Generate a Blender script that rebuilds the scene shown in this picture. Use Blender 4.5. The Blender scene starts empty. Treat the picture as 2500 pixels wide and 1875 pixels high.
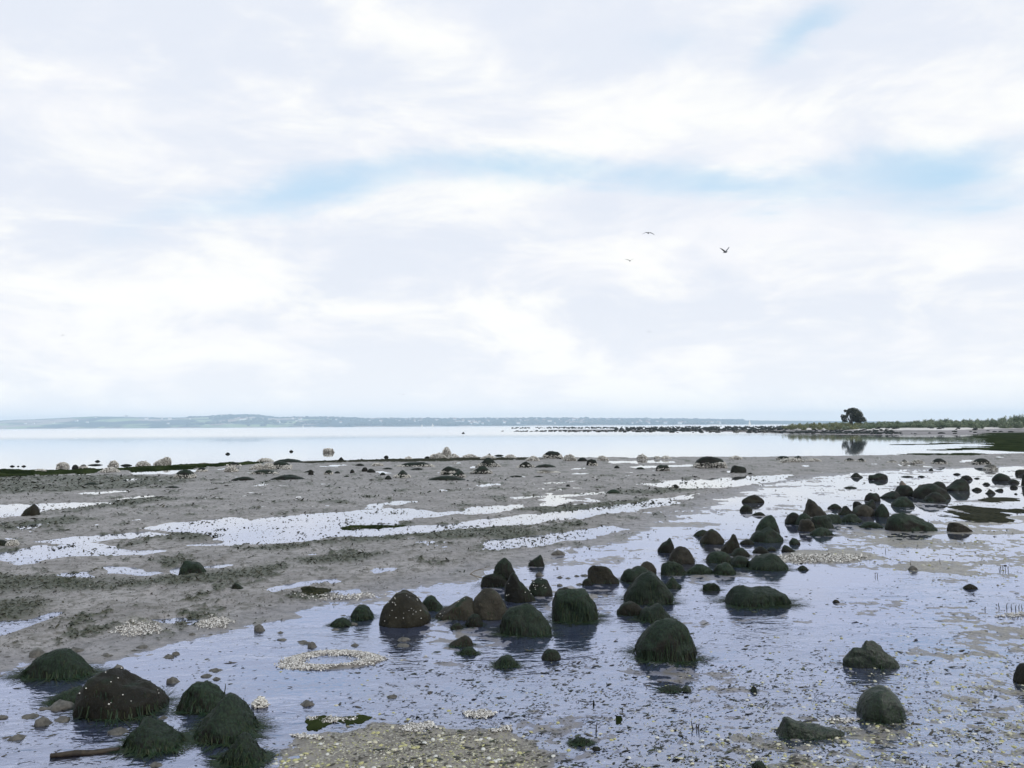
import bpy, bmesh, math, random
import numpy as np
from mathutils import Matrix, Vector

random.seed(7)
RNG = np.random.default_rng(11)
SC = bpy.context.scene
COL = SC.collection

# ------------------------------------------------------------------ camera
F_PX, CX, CY = 1888.0, 1250.0, 937.5        # focal length and centre for a 2500 x 1875 frame
CAM_H = 2.0                                 # eye height above the water level (z = 0)
PITCH = math.atan((1039.4 - CY) / F_PX)     # camera tilted slightly up
ROLL = math.atan(0.0061)                    # horizon rises a little to the right
_f = Vector((0, math.cos(PITCH), math.sin(PITCH)))
_u0 = Vector((0, -math.sin(PITCH), math.cos(PITCH)))
_r0 = Vector((1, 0, 0))
_r = _r0 * math.cos(ROLL) - _u0 * math.sin(ROLL)
_u = _u0 * math.cos(ROLL) + _r0 * math.sin(ROLL)
cam_data = bpy.data.cameras.new('camera')
cam = bpy.data.objects.new('camera', cam_data)
COL.objects.link(cam)
m = Matrix((_r, _u, -_f)).transposed().to_4x4()
m.translation = (0, 0, CAM_H)
cam.matrix_world = m
cam_data.sensor_width = 36.0
cam_data.lens = 36.0 * F_PX / 2500.0
cam_data.clip_start = 0.05
cam_data.clip_end = 30000.0
SC.camera = cam

# ------------------------------------------------------------------ light
SUN_EL, SUN_AZ = math.radians(46), math.radians(128)   # azimuth clockwise from +Y: behind the camera, to the right
EXPOSURE = 0.22
SC.view_settings.view_transform = 'Standard'
SC.view_settings.look = 'None'
SC.view_settings.exposure = EXPOSURE
SC.view_settings.gamma = 1.0
SC.view_settings.use_curve_mapping = False
SC.cycles.max_bounces = 6
SC.cycles.diffuse_bounces = 2
SC.cycles.glossy_bounces = 3
SC.cycles.transparent_max_bounces = 12
SC.cycles.volume_bounces = 1
SC.cycles.use_denoising = True
SC.cycles.caustics_reflective = False
SC.cycles.caustics_refractive = False

sun_data = bpy.data.lights.new('sun', 'SUN')
sun_data.energy = 2.0
sun_data.angle = math.radians(11)
sun_data.color = (1.0, 0.96, 0.9)
sun = bpy.data.objects.new('sun', sun_data)
COL.objects.link(sun)
sd = Vector((math.sin(SUN_AZ) * math.cos(SUN_EL), math.cos(SUN_AZ) * math.cos(SUN_EL), math.sin(SUN_EL)))
sun.rotation_euler = sd.to_track_quat('Z', 'Y').to_euler()
sun.location = (20, -20, 40)


class NT:
    """small helper for building node trees"""
    def __init__(self, tree):
        self.t = tree
        tree.nodes.clear()

    def n(self, typ, **kw):
        nd = self.t.nodes.new(typ)
        for k, v in kw.items():
            setattr(nd, k, v)
        return nd

    def link(self, a, b):
        self.t.links.new(a, b)

    def put(self, sock, v):
        if isinstance(v, (int, float)):
            sock.default_value = v
        elif isinstance(v, (tuple, list)):
            if len(v) == 3 and len(sock.default_value) == 4:
                v = (*v, 1)
            sock.default_value = v
        else:
            self.link(v, sock)

    def math(self, op, a, b=None, c=None, clamp=False):
        nd = self.n('ShaderNodeMath', operation=op, use_clamp=clamp)
        self.put(nd.inputs[0], a)
        if b is not None:
            self.put(nd.inputs[1], b)
        if c is not None:
            self.put(nd.inputs[2], c)
        return nd.outputs[0]

    def vmath(self, op, a, b=None):
        nd = self.n('ShaderNodeVectorMath', operation=op)
        self.put(nd.inputs[0], a)
        if b is not None:
            self.put(nd.inputs[1], b)
        return nd.outputs[0]

    def smooth(self, v, lo, hi, to0=0.0, to1=1.0):
        nd = self.n('ShaderNodeMapRange', interpolation_type='SMOOTHSTEP')
        for i, x in enumerate((v, lo, hi, to0, to1)):
            self.put(nd.inputs[i], x)
        return nd.outputs[0]

    def lin(self, v, lo, hi, to0=0.0, to1=1.0):
        nd = self.n('ShaderNodeMapRange', interpolation_type='LINEAR')
        for i, x in enumerate((v, lo, hi, to0, to1)):
            self.put(nd.inputs[i], x)
        return nd.outputs[0]

    def mix(self, f, a, b, blend='MIX'):
        nd = self.n('ShaderNodeMix', data_type='RGBA', blend_type=blend)
        self.put(nd.inputs[0], f)
        self.put(nd.inputs[6], a)
        self.put(nd.inputs[7], b)
        return nd.outputs[2]

    def noise(self, vec, scale, detail=4, rough=0.55, dist=0.0):
        nd = self.n('ShaderNodeTexNoise')
        if vec is not None:
            self.link(vec, nd.inputs['Vector'])
        nd.inputs['Scale'].default_value = scale
        nd.inputs['Detail'].default_value = detail
        nd.inputs['Roughness'].default_value = rough
        nd.inputs['Distortion'].default_value = dist
        return nd.outputs['Fac']

    def scaled(self, vec, s, off=(0, 0, 0), rot=0.0):
        nd = self.n('ShaderNodeMapping')
        self.link(vec, nd.inputs[0])
        nd.inputs['Scale'].default_value = s
        nd.inputs['Location'].default_value = off
        nd.inputs['Rotation'].default_value = (0, 0, rot)
        return nd.outputs[0]


# ------------------------------------------------------------------ sky
world = bpy.data.worlds.new('World')
SC.world = world
world.use_nodes = True
w = NT(world.node_tree)
SKY_STRENGTH = 0.1
tc = w.n('ShaderNodeTexCoord')
dirv = w.vmath('NORMALIZE', tc.outputs['Generated'])
sep = w.n('ShaderNodeSeparateXYZ')
w.link(dirv, sep.inputs[0])
dx, dy, dz = sep.outputs
el = w.math('ARCSINE', dz)
az = w.math('ARCTAN2', dx, dy)
zz = w.math('ADD', w.math('MAXIMUM', dz, 0.0), 0.16)
comb = w.n('ShaderNodeCombineXYZ')
w.link(w.math('DIVIDE', dx, zz), comb.inputs[0])
w.link(w.math('DIVIDE', dy, zz), comb.inputs[1])
P = comb.outputs[0]
nA = w.noise(w.scaled(P, (1, 1, 1), (3.1, 7.7, 0)), 1.15, 7, 0.56, 0.25)
nB = w.noise(w.scaled(P, (1, 1, 1), (11.3, 2.4, 0)), 0.5, 2, 0.5)
nC = w.noise(w.scaled(P, (0.9, 1.3, 1), (5.9, 1.2, 4)), 1.9, 7, 0.6, 0.35)
nD = w.noise(w.scaled(P, (0.7, 1.0, 1), (1.9, 9.2, 7)), 0.7, 3, 0.5)


def sky_dir(x, y):
    """azimuth, elevation in which a point of the sky stands"""
    d = (_r * ((x - CX) / F_PX) + _u * (-(y - CY) / F_PX) + _f).normalized()
    return math.atan2(d.x, d.y), math.asin(d.z)


# breaks of blue between the cloud banks: centre, half size in degrees, tilt, depth
GAPS = [((740, 480), 9.0, 2.0, 12, 0.39), ((1280, 415), 11.0, 2.2, 2, 0.46), ((1800, 440), 8.0, 2.2, -4, 0.40),
        ((2330, 420), 7.0, 3.2, 2, 0.41), ((1960, 120), 4.2, 1.5, 24, 0.36), ((1640, 130), 7.5, 2.2, 8, 0.29),
        ((300, 590), 5.0, 1.8, 20, 0.22), ((420, 850), 8.0, .8, 4, 0.14), ((2250, 800), 7.0, 1.2, 0, 0.15),
        ((1500, 900), 9.0, 1.0, 0, 0.14)]
wu = w.math('MULTIPLY', w.math('SUBTRACT', nA, 0.5), 0.22)
wv = w.math('MULTIPLY', w.math('SUBTRACT', nC, 0.5), 0.10)
azw, elw = w.math('ADD', az, wu), w.math('ADD', el, wv)
gap = None
for (gx, gy), ru, rv, tilt, dep in GAPS:
    a0, e0 = sky_dir(gx, gy)
    t = math.radians(tilt)
    du, dv = w.math('SUBTRACT', azw, a0), w.math('SUBTRACT', elw, e0)
    p = w.math('ADD', w.math('MULTIPLY', du, math.cos(t) / math.radians(ru)), w.math('MULTIPLY', dv, math.sin(t) / math.radians(ru)))
    q = w.math('ADD', w.math('MULTIPLY', du, -math.sin(t) / math.radians(rv)), w.math('MULTIPLY', dv, math.cos(t) / math.radians(rv)))
    r2 = w.math('ADD', w.math('MULTIPLY', p, p), w.math('MULTIPLY', q, q))
    g = w.math('MULTIPLY', w.math('EXPONENT', w.math('MULTIPLY', r2, -1.0)), dep)
    gap = g if gap is None else w.math('ADD', gap, g)
dens = w.math('ADD', w.math('MULTIPLY', nA, 0.65), w.math('MULTIPLY', nB, 0.35))
# the cloud layer is broken overhead, closed towards the horizon
over = w.smooth(el, 0.50, 0.66, 0.30, -0.10)
cover = w.smooth(w.math('SUBTRACT', w.math('ADD', dens, over), gap), 0.24, 0.66)
sky = w.n('ShaderNodeTexSky', sky_type='NISHITA')
sky.sun_disc = False
sky.sun_elevation = SUN_EL
sky.sun_rotation = SUN_AZ
sky.altitude = 0
sky.air_density = 1.0
sky.dust_density = 0.6
sky.ozone_density = 1.5
K = 1.0 / SKY_STRENGTH
# piled tops catch the light, the flat bases stay grey
lit = w.math('ADD', w.math('MULTIPLY', nC, 0.62), w.math('MULTIPLY', nD, 0.38))
ce = w.n('ShaderNodeCombineXYZ')
w.link(w.math('MULTIPLY', az, 1.0), ce.inputs[0])
w.link(w.math('MULTIPLY', el, 2.4), ce.inputs[1])
nE = w.noise(w.scaled(ce.outputs[0], (1, 1, 1), (2.7, 0.4, 3)), 5.5, 7, 0.57, 0.5)
low = w.smooth(el, 0.10, 0.30, 0.75, 0.25)
lit = w.math('ADD', w.math('MULTIPLY', nE, low), w.math('MULTIPLY', lit, w.math('SUBTRACT', 1.0, low)))
lit = w.smooth(lit, 0.42, 0.60)
puff = w.smooth(w.math('ADD', w.math('MULTIPLY', nA, 0.5), w.math('MULTIPLY', nE, 0.5)), 0.46, 0.60)
grey = w.mix(lit, tuple(K * c for c in (0.695, 0.735, 0.815)), tuple(K * c for c in (0.825, 0.83, 0.86)))
grey = w.mix(w.math('MULTIPLY', puff, lit), grey, tuple(K * c for c in (0.89, 0.893, 0.865)))
skyb = w.mix(0.75, sky.outputs[0], tuple(K * c for c in (0.47, 0.71, 0.90)))
body = w.mix(cover, skyb, grey)
hz = w.math('EXPONENT', w.math('MULTIPLY', w.math('MAXIMUM', el, 0.0), -13.0))
body = w.mix(w.math('MULTIPLY', hz, 0.75), body, tuple(K * c for c in (1.06, 1.02, 0.96)))
bg = w.n('ShaderNodeBackground')
w.link(body, bg.inputs[0])
bg.inputs[1].default_value = SKY_STRENGTH
wo = w.n('ShaderNodeOutputWorld')
w.link(bg.outputs[0], wo.inputs[0])


# ------------------------------------------------------------------ geometry helpers
def project(x, y, z):
    """arrays of world points -> pixel coordinates in the 2500 x 1875 frame"""
    px, py, pz = x, y, z - CAM_H
    a = _r.x * px + _r.y * py + _r.z * pz
    b = _u.x * px + _u.y * py + _u.z * pz
    c = _f.x * px + _f.y * py + _f.z * pz
    return CX + F_PX * a / c, CY - F_PX * b / c


def ground(x, y, z=0.0):
    """the point of the level z that stands at a given place of the view"""
    d = _r * ((x - CX) / F_PX) + _u * (-(y - CY) / F_PX) + _f
    t = (z - CAM_H) / d.z
    return Vector((d.x * t, d.y * t, z))


def at_depth(x, y, dist):
    """the point in direction (x, y) at the forward distance dist"""
    d = _r * ((x - CX) / F_PX) + _u * (-(y - CY) / F_PX) + _f
    t = dist / d.y
    return Vector((d.x * t, dist, CAM_H + d.z * t))


def _hash(ix, iy, iz, seed):
    with np.errstate(over='ignore'):
        h = ix.astype(np.uint32) * np.uint32(374761393) + iy.astype(np.uint32) * np.uint32(668265263) \
            + iz.astype(np.uint32) * np.uint32(2147483647) + np.uint32((seed * 974711 + 12345) & 0xffffffff)
        h = (h ^ (h >> np.uint32(13))) * np.uint32(1274126177)
        h = (h ^ (h >> np.uint32(16))) * np.uint32(2246822519)
        h = h ^ (h >> np.uint32(13))
    return h


def noise2(x, y, seed=0):
    x0, y0 = np.floor(x), np.floor(y)
    fx, fy = x - x0, y - y0
    ix, iy = x0.astype(np.int64), y0.astype(np.int64)
    zz_ = np.zeros_like(ix)
    ux, uy = fx * fx * fx * (fx * (fx * 6 - 15) + 10), fy * fy * fy * (fy * (fy * 6 - 15) + 10)

    def grad(i, j):
        h = _hash(ix + i, iy + j, zz_, seed).astype(np.float64) * (2 * math.pi / 4294967296.0)
        return np.cos(h) * (fx - i) + np.sin(h) * (fy - j)
    a, b, c, d = grad(0, 0), grad(1, 0), grad(0, 1), grad(1, 1)
    return 1.5 * ((a + (b - a) * ux) * (1 - uy) + (c + (d - c) * ux) * uy)


def fbm2(x, y, octaves=4, seed=0, gain=0.5):
    s, amp, tot = 0.0, 1.0, 0.0
    for k in range(octaves):
        s = s + amp * noise2(x * 2 ** k + 17.3 * k, y * 2 ** k - 9.1 * k, seed + k)
        tot += amp
        amp *= gain
    return s / tot


def vnoise3(p, seed=0):
    """value noise of an (n,3) array, -1..1"""
    p0 = np.floor(p)
    f = p - p0
    i = p0.astype(np.int64)
    uu = f * f * (3 - 2 * f)
    res = 0
    for a in (0, 1):
        for b in (0, 1):
            for c in (0, 1):
                h = _hash(i[:, 0] + a, i[:, 1] + b, i[:, 2] + c, seed).astype(np.float64) / 2147483648.0 - 1
                wt = (uu[:, 0] if a else 1 - uu[:, 0]) * (uu[:, 1] if b else 1 - uu[:, 1]) * (uu[:, 2] if c else 1 - uu[:, 2])
                res = res + wt * h
    return res


def fbm3(p, octaves=4, seed=0, gain=0.5):
    s, amp, tot = 0.0, 1.0, 0.0
    for k in range(octaves):
        s = s + amp * vnoise3(p * 2 ** k + 5.7 * k, seed + 31 * k)
        tot += amp
        amp *= gain
    return s / tot


def sstep(v, lo, hi):
    t = np.clip((v - lo) / (hi - lo), 0, 1)
    return t * t * (3 - 2 * t)


def poly_sd(x, y, poly):
    """signed distance to a polygon (list of xy), negative inside"""
    poly = np.asarray(poly, float)
    best = np.full(x.shape, 1e18)
    inside = np.zeros(x.shape, bool)
    n = len(poly)
    for k in range(n):
        ax, ay = poly[k]
        bx, by = poly[(k + 1) % n]
        ex, ey = bx - ax, by - ay
        t = np.clip(((x - ax) * ex + (y - ay) * ey) / (ex * ex + ey * ey + 1e-12), 0, 1)
        best = np.minimum(best, (x - ax - ex * t) ** 2 + (y - ay - ey * t) ** 2)
        if ey != 0:
            cr = (ay > y) != (by > y)
            inside ^= cr & (x < ex * (y - ay) / ey + ax)
    dd = np.sqrt(best)
    return np.where(inside, -dd, dd)


def gpoly(pts):
    return [tuple(ground(a, b))[:2] for a, b in pts]


def sd_local(x, y, poly, margin):
    """signed distance, evaluated only round the polygon"""
    pa = np.asarray(poly)
    out = np.full(x.shape, 1e3)
    mk = (x > pa[:, 0].min() - margin) & (x < pa[:, 0].max() + margin) & (y > pa[:, 1].min() - margin) & (y < pa[:, 1].max() + margin)
    if mk.any():
        out[mk] = poly_sd(x[mk], y[mk], poly)
    return out


def mesh_np(name, verts, faces, mats, smooth=True, attrs=None):
    """verts (n,3); faces (m,k) array of equal size, or a list of such arrays"""
    me = bpy.data.meshes.new(name)
    fl = faces if isinstance(faces, list) else [faces]
    fl = [f for f in fl if len(f)]
    verts = np.asarray(verts, np.float32)
    me.vertices.add(len(verts))
    me.vertices.foreach_set('co', verts.ravel())
    nl = sum(f.size for f in fl)
    nf = sum(len(f) for f in fl)
    me.loops.add(nl)
    me.loops.foreach_set('vertex_index', np.concatenate([f.ravel() for f in fl]).astype(np.int32))
    me.polygons.add(nf)
    sizes = np.concatenate([np.full(len(f), f.shape[1]) for f in fl])
    me.polygons.foreach_set('loop_start', np.concatenate([[0], np.cumsum(sizes)[:-1]]).astype(np.int32))
    me.polygons.foreach_set('loop_total', sizes.astype(np.int32))
    me.polygons.foreach_set('use_smooth', np.full(nf, smooth))
    me.update(calc_edges=True)
    for k, v in (attrs or {}).items():
        at = me.attributes.new(k, 'FLOAT', 'POINT')
        at.data.foreach_set('value', np.asarray(v, np.float32))
    for mt in (mats if isinstance(mats, (list, tuple)) else [mats]):
        me.materials.append(mt)
    return me


def obj(name, me, parent=None, loc=None, label=None, cat=None, group=None, kind=None):
    o = bpy.data.objects.new(name, me)
    COL.objects.link(o)
    if parent is not None:
        o.parent = parent
    if loc is not None:
        o.location = loc
    if label:
        o['label'] = label
    if cat:
        o['category'] = cat
    if group:
        o['group'] = group
    if kind:
        o['kind'] = kind
    return o


def join_np(parts):
    """[(verts, faces)] -> one vert array and one face list grouped by size"""
    vs, fs, off = [], {}, 0
    for v, f in parts:
        vs.append(v)
        for ff in (f if isinstance(f, list) else [f]):
            fs.setdefault(ff.shape[1], []).append(ff + off)
        off += len(v)
    return np.concatenate(vs), [np.concatenate(a) for a in fs.values()]


_ico = {}


def ico(sub):
    if sub not in _ico:
        bm = bmesh.new()
        bmesh.ops.create_icosphere(bm, subdivisions=sub, radius=1.0)
        _ico[sub] = (np.array([v.co[:] for v in bm.verts]), np.array([[v.index for v in f.verts] for f in bm.faces]))
        bm.free()
    return _ico[sub]


def tube(pts, rad, seg=6):
    """a tapered tube along pts"""
    pts = [Vector(p) for p in pts]
    vs, fs = [], []
    n = len(pts)
    for i, p in enumerate(pts):
        d = (pts[min(i + 1, n - 1)] - pts[max(i - 1, 0)]).normalized()
        a = d.orthogonal().normalized()
        b = d.cross(a)
        for k in range(seg):
            t = 2 * math.pi * k / seg
            vs.append(p + (a * math.cos(t) + b * math.sin(t)) * rad[i])
    for i in range(n - 1):
        for k in range(seg):
            k2 = (k + 1) % seg
            fs.append((i * seg + k, i * seg + k2, (i + 1) * seg + k2, (i + 1) * seg + k))
    caps = []
    v = [tuple(q) for q in vs]
    v.append(tuple(pts[0])); v.append(tuple(pts[-1]))
    for k in range(seg):
        k2 = (k + 1) % seg
        caps.append((len(v) - 2, k2, k))
        caps.append((len(v) - 1, (n - 1) * seg + k, (n - 1) * seg + k2))
    return np.array(v), [np.array(fs), np.array(caps)]


# ------------------------------------------------------------------ materials
def material(name):
    mt = bpy.data.materials.new(name)
    mt.use_nodes = True
    return mt, NT(mt.node_tree)


def finish(mt, t, color, rough=0.6, bump=None, bump_strength=0.4, bump_dist=0.01, spec=0.5, normal=None):
    b = t.n('ShaderNodeBsdfPrincipled')
    t.put(b.inputs['Base Color'], color)
    t.put(b.inputs['Roughness'], rough)
    t.put(b.inputs['Specular IOR Level'], spec)
    if bump is not None:
        bn = t.n('ShaderNodeBump')
        bn.inputs['Strength'].default_value = bump_strength
        bn.inputs['Distance'].default_value = bump_dist
        t.link(bump, bn.inputs['Height'])
        t.link(bn.outputs[0], b.inputs['Normal'])
    o = t.n('ShaderNodeOutputMaterial')
    t.link(b.outputs[0], o.inputs[0])
    return mt


def attr(t, name):
    a = t.n('ShaderNodeAttribute')
    a.attribute_name = name
    return a.outputs['Fac']


def geo_pos(t):
    return t.n('ShaderNodeNewGeometry').outputs['Position']


def mud_material():
    mt, t = material('grey_tidal_mud')
    p = geo_pos(t)
    n1 = t.noise(p, 0.9, 5, 0.6)
    n2 = t.noise(p, 7.0, 6, 0.62)
    n3 = t.noise(p, 46.0, 4, 0.6)
    c = t.mix(t.smooth(n1, 0.35, 0.65), (0.150, 0.135, 0.130), (0.235, 0.214, 0.208))
    c = t.mix(t.smooth(n2, 0.46, 0.66), c, (0.085, 0.076, 0.062))
    n5 = t.noise(p, 17.0, 3, 0.6)
    c = t.mix(t.math('MULTIPLY', t.smooth(n5, 0.56, 0.65), 0.75), c, (0.05, 0.047, 0.034))
    # crumbs, dark and pale
    c = t.mix(t.smooth(n3, 0.60, 0.68), c, (0.055, 0.05, 0.042))
    c = t.mix(t.math('MULTIPLY', t.smooth(n3, 0.36, 0.30), 0.55), c, (0.30, 0.29, 0.27))
    c = t.mix(t.math('MULTIPLY', attr(t, 'wet'), 0.85), c, (0.142, 0.150, 0.215))  # bluish sky reflection put into the mud colour below the wet film
    c = t.mix(t.math('MULTIPLY', attr(t, 'shell'), 0.65), c, (0.085, 0.077, 0.046))
    c = t.mix(attr(t, 'silt'), c, t.mix(t.smooth(n2, .4, .6), (0.175, 0.152, 0.130), (0.105, 0.09, 0.07)))
    c = t.mix(attr(t, 'weed'), c, t.mix(t.smooth(n3, .4, .6), (0.022, 0.027, 0.012), (0.05, 0.05, 0.024)))
    v = t.n('ShaderNodeTexVoronoi')
    v.inputs['Scale'].default_value = 38
    t.link(p, v.inputs['Vector'])
    sh = t.math('MULTIPLY', t.smooth(v.outputs['Distance'], 0.42, 0.3), attr(t, 'shell'))
    c = t.mix(t.math('MULTIPLY', sh, 0.7), c, t.mix(t.smooth(n2, .45, .55), (0.24, 0.23, 0.11), (0.36, 0.34, 0.28)))
    wet = attr(t, 'wet')
    rough = t.math('ADD', t.math('MULTIPLY', n2, 0.22), t.math('SUBTRACT', 0.42, t.math('MULTIPLY', wet, 0.2)))
    h = t.math('ADD', t.math('MULTIPLY', n2, 0.8), t.math('MULTIPLY', n3, 0.35))
    return finish(mt, t, c, rough, h, 1.0, 0.035, 0.45)


def water_material():
    mt, t = material('still_shallow_water')
    p = geo_pos(t)
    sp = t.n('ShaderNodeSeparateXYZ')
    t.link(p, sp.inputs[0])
    r1 = t.noise(t.scaled(p, (1.0, 2.4, 1), rot=-0.45), 2.6, 3, 0.5, 0.6)
    r2 = t.noise(t.scaled(p, (1.0, 1.8, 1), rot=-0.3), 13.0, 2, 0.5, 0.4)
    r3 = t.noise(t.scaled(p, (0.5, 0.8, 1)), 0.9, 2, 0.5)
    near = t.smooth(sp.outputs[1], 5.0, 17.0, 1.0, 0.02)       # the bay lies calm, the thin film is ruffled
    amp = t.math('MULTIPLY', t.smooth(r3, 0.40, 0.60, 0.35, 1.0), near)
    h = t.math('MULTIPLY', t.math('ADD', t.math('MULTIPLY', r1, 1.0), t.math('MULTIPLY', r2, 0.30)), amp)
    windy = t.smooth(sp.outputs[1], 112.0, 240.0, 0.0, 1.0)
    swell = t.noise(t.scaled(p, (0.5, 1.0, 1)), 0.35, 3, 0.6)
    h = t.math('ADD', h, t.math('MULTIPLY', t.math('MULTIPLY', swell, windy), 9.0))
    bn = t.n('ShaderNodeBump')
    bn.inputs['Strength'].default_value = 0.7
    bn.inputs['Distance'].default_value = 0.026
    t.link(h, bn.inputs['Height'])
    fr = t.n('ShaderNodeFresnel')
    fr.inputs['IOR'].default_value = 1.36
    t.link(bn.outputs[0], fr.inputs['Normal'])
    fac = t.math('POWER', fr.outputs[0], 0.38)
    gl = t.n('ShaderNodeBsdfGlossy')
    # blue of the reflected sky put into the gloss colour, fading towards the bay
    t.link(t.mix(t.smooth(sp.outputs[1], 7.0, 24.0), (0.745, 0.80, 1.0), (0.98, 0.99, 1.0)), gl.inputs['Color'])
    t.link(t.math('MULTIPLY_ADD', windy, 0.22, 0.03), gl.inputs['Roughness'])
    t.link(bn.outputs[0], gl.inputs['Normal'])
    tr = t.n('ShaderNodeBsdfTransparent')
    tr.inputs[0].default_value = (0.84, 0.90, 1.0, 1)
    mx = t.n('ShaderNodeMixShader')
    t.link(fac, mx.inputs[0])
    t.link(tr.outputs[0], mx.inputs[1])
    t.link(gl.outputs[0], mx.inputs[2])
    o = t.n('ShaderNodeOutputMaterial')
    t.link(mx.outputs[0], o.inputs[0])
    return mt


def rock_material(name, base, algae, amount, rough=0.62, spec=0.3):
    mt, t = material(name)
    tcn = t.n('ShaderNodeTexCoord')
    g = t.n('ShaderNodeNewGeometry')
    oi = t.n('ShaderNodeObjectInfo')
    p = t.vmath('ADD', tcn.outputs['Object'], t.vmath('MULTIPLY', oi.outputs['Location'], (3.7, 2.3, 1)))
    n1 = t.noise(p, 5.0, 6, 0.62)
    n2 = t.noise(p, 24.0, 5, 0.65)
    n3 = t.noise(t.scaled(p, (1, 1, .3)), 70.0, 3, 0.6)
    c = t.mix(t.smooth(n1, .35, .65), tuple(x * 0.6 for x in base), tuple(x * 1.35 for x in base))
    c = t.mix(t.smooth(n2, .58, .72), c, tuple(min(1, x * 2.4) for x in base))
    sx = t.n('ShaderNodeSeparateXYZ')
    t.link(g.outputs['Normal'], sx.inputs[0])
    am = t.math('ADD', t.math('MULTIPLY', sx.outputs[2], 0.25), t.math('ADD', n1, amount - 0.5))
    al = t.mix(t.smooth(n3, .38, .62), tuple(x * 0.45 for x in algae), tuple(x * 1.5 for x in algae))
    c = t.mix(t.smooth(am, .45, .62), c, al)
    br = t.math('MULTIPLY_ADD', oi.outputs['Random'], 0.5, 0.75)
    c = t.mix(1.0, c, br, 'MULTIPLY')
    h = t.math('ADD', t.math('ADD', n1, t.math('MULTIPLY', n2, 0.5)), t.math('MULTIPLY', n3, 0.25))
    ro = t.math('MULTIPLY_ADD', n2, 0.3, rough - 0.15)
    return finish(mt, t, c, ro, h, 0.8, 0.03, spec)


def simple(name, c1, c2, scale=20.0, rough=0.7, island=False, bump=0.3, dist=0.01, spec=0.3):
    mt, t = material(name)
    n1 = t.noise(geo_pos(t), scale, 5, 0.6)
    c = t.mix(t.smooth(n1, .38, .62), c1, c2)
    if island:
        rd = t.n('ShaderNodeNewGeometry').outputs['Random Per Island']
        c = t.mix(t.smooth(rd, 0, 1), c1, c2)
        c = t.mix(t.math('MULTIPLY', t.smooth(n1, .4, .6), 0.35), c, tuple(x * 0.6 for x in c1))
    return finish(mt, t, c, rough, n1, bump, dist, spec)


def ramp_island(name, cols, rough=0.6, spec=0.4):
    """a colour drawn at random for each loose piece"""
    mt, t = material(name)
    rd = t.n('ShaderNodeNewGeometry').outputs['Random Per Island']
    cr = t.n('ShaderNodeValToRGB')
    cr.color_ramp.interpolation = 'CONSTANT'
    e = cr.color_ramp.elements
    while len(e) < len(cols):
        e.new(0.5)
    for k, cc in enumerate(cols):
        e[k].position = k / len(cols)
        e[k].color = (*cc, 1)
    t.link(rd, cr.inputs[0])
    return finish(mt, t, cr.outputs[0], rough, None, spec=spec)


M = {}
M['mud'] = mud_material()
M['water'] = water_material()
M['g'] = rock_material('green_algae_stone', (0.0125, 0.0115, 0.008), (0.008, 0.0155, 0.008), 0.54, spec=0.2)
M['b'] = rock_material('brown_basalt', (0.014, 0.0125, 0.008), (0.008, 0.015, 0.007), 0.26, spec=0.15)
M['k'] = rock_material('black_basalt', (0.010, 0.0095, 0.007), (0.008, 0.013, 0.007), 0.40, spec=0.15)
M['y'] = rock_material('grey_brown_basalt', (0.026, 0.023, 0.017), (0.010, 0.018, 0.009), 0.27, spec=0.15)
M['s'] = rock_material('sleek_wet_algae_stone', (0.010, 0.0105, 0.006), (0.008, 0.015, 0.006), 0.6, rough=0.42, spec=0.35)
M['t'] = rock_material('tan_stone', (0.13, 0.105, 0.085), (0.03, 0.03, 0.02), 0.2)
M['o'] = rock_material('oyster_grown_rock', (0.13, 0.12, 0.105), (0.02, 0.022, 0.014), 0.35)
M['m'] = simple('soft_mud_lump', (0.050, 0.046, 0.040), (0.095, 0.087, 0.076), 22.0, 0.6, bump=0.6, dist=0.02)
M['oyster'] = ramp_island('oyster_shell', [(.52, .49, .45), (.38, .36, .33), (.60, .58, .54), (.22, .205, .185), (.48, .46, .42)], 0.7)
M['weed'] = ramp_island('wet_green_weed', [(.010, .026, .012), (.018, .034, .013), (.007, .018, .009), (.022, .028, .011)], 0.6, 0.25)
M['brownweed'] = ramp_island('brown_weed', [(.028, .026, .014), (.018, .020, .010), (.045, .040, .024), (.014, .018, .010)], 0.65, 0.3)
M['litter'] = ramp_island('weed_litter', [(.022, .020, .013), (.035, .030, .020), (.016, .020, .011), (.05, .042, .03), (.028, .034, .016), (.012, .012, .010)], 0.6, 0.35)
M['crumb'] = ramp_island('mud_crumb', [(.06, .053, .045), (.03, .027, .02), (.09, .08, .07), (.025, .026, .015)], 0.7, 0.25)
M['shell'] = ramp_island('shell_grit', [(.34, .32, .25), (.28, .27, .13), (.46, .44, .38), (.20, .19, .13), (.34, .32, .15), (.15, .135, .10), (.38, .36, .26), (.24, .235, .11)], 0.5)
M['shellwhite'] = ramp_island('bleached_shell', [(.52, .49, .46), (.36, .335, .31), (.60, .58, .55), (.15, .135, .115), (.44, .41, .38), (.26, .24, .22)], 0.6)
M['shellA'] = simple('cream_shell', (0.36, 0.33, 0.23), (0.48, 0.45, 0.35), 150, 0.45)
M['shellB'] = simple('yellow_shell', (0.28, 0.26, 0.11), (0.38, 0.36, 0.18), 150, 0.45)
M['shellC'] = simple('grey_white_shell', (0.40, 0.39, 0.36), (0.54, 0.53, 0.50), 150, 0.45)
M['wood'] = simple('sodden_wood', (0.016, 0.011, 0.007), (0.038, 0.027, 0.017), 30, 0.55)
M['twig'] = simple('bleached_twig', (0.12, 0.10, 0.075), (0.20, 0.17, 0.13), 40, 0.7)
M['shoot'] = simple('dark_shoot', (0.02, 0.018, 0.012), (0.04, 0.034, 0.02), 40, 0.7)
M['bark'] = simple('grey_bark', (0.035, 0.03, 0.022), (0.07, 0.06, 0.048), 6, 0.8)
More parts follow.
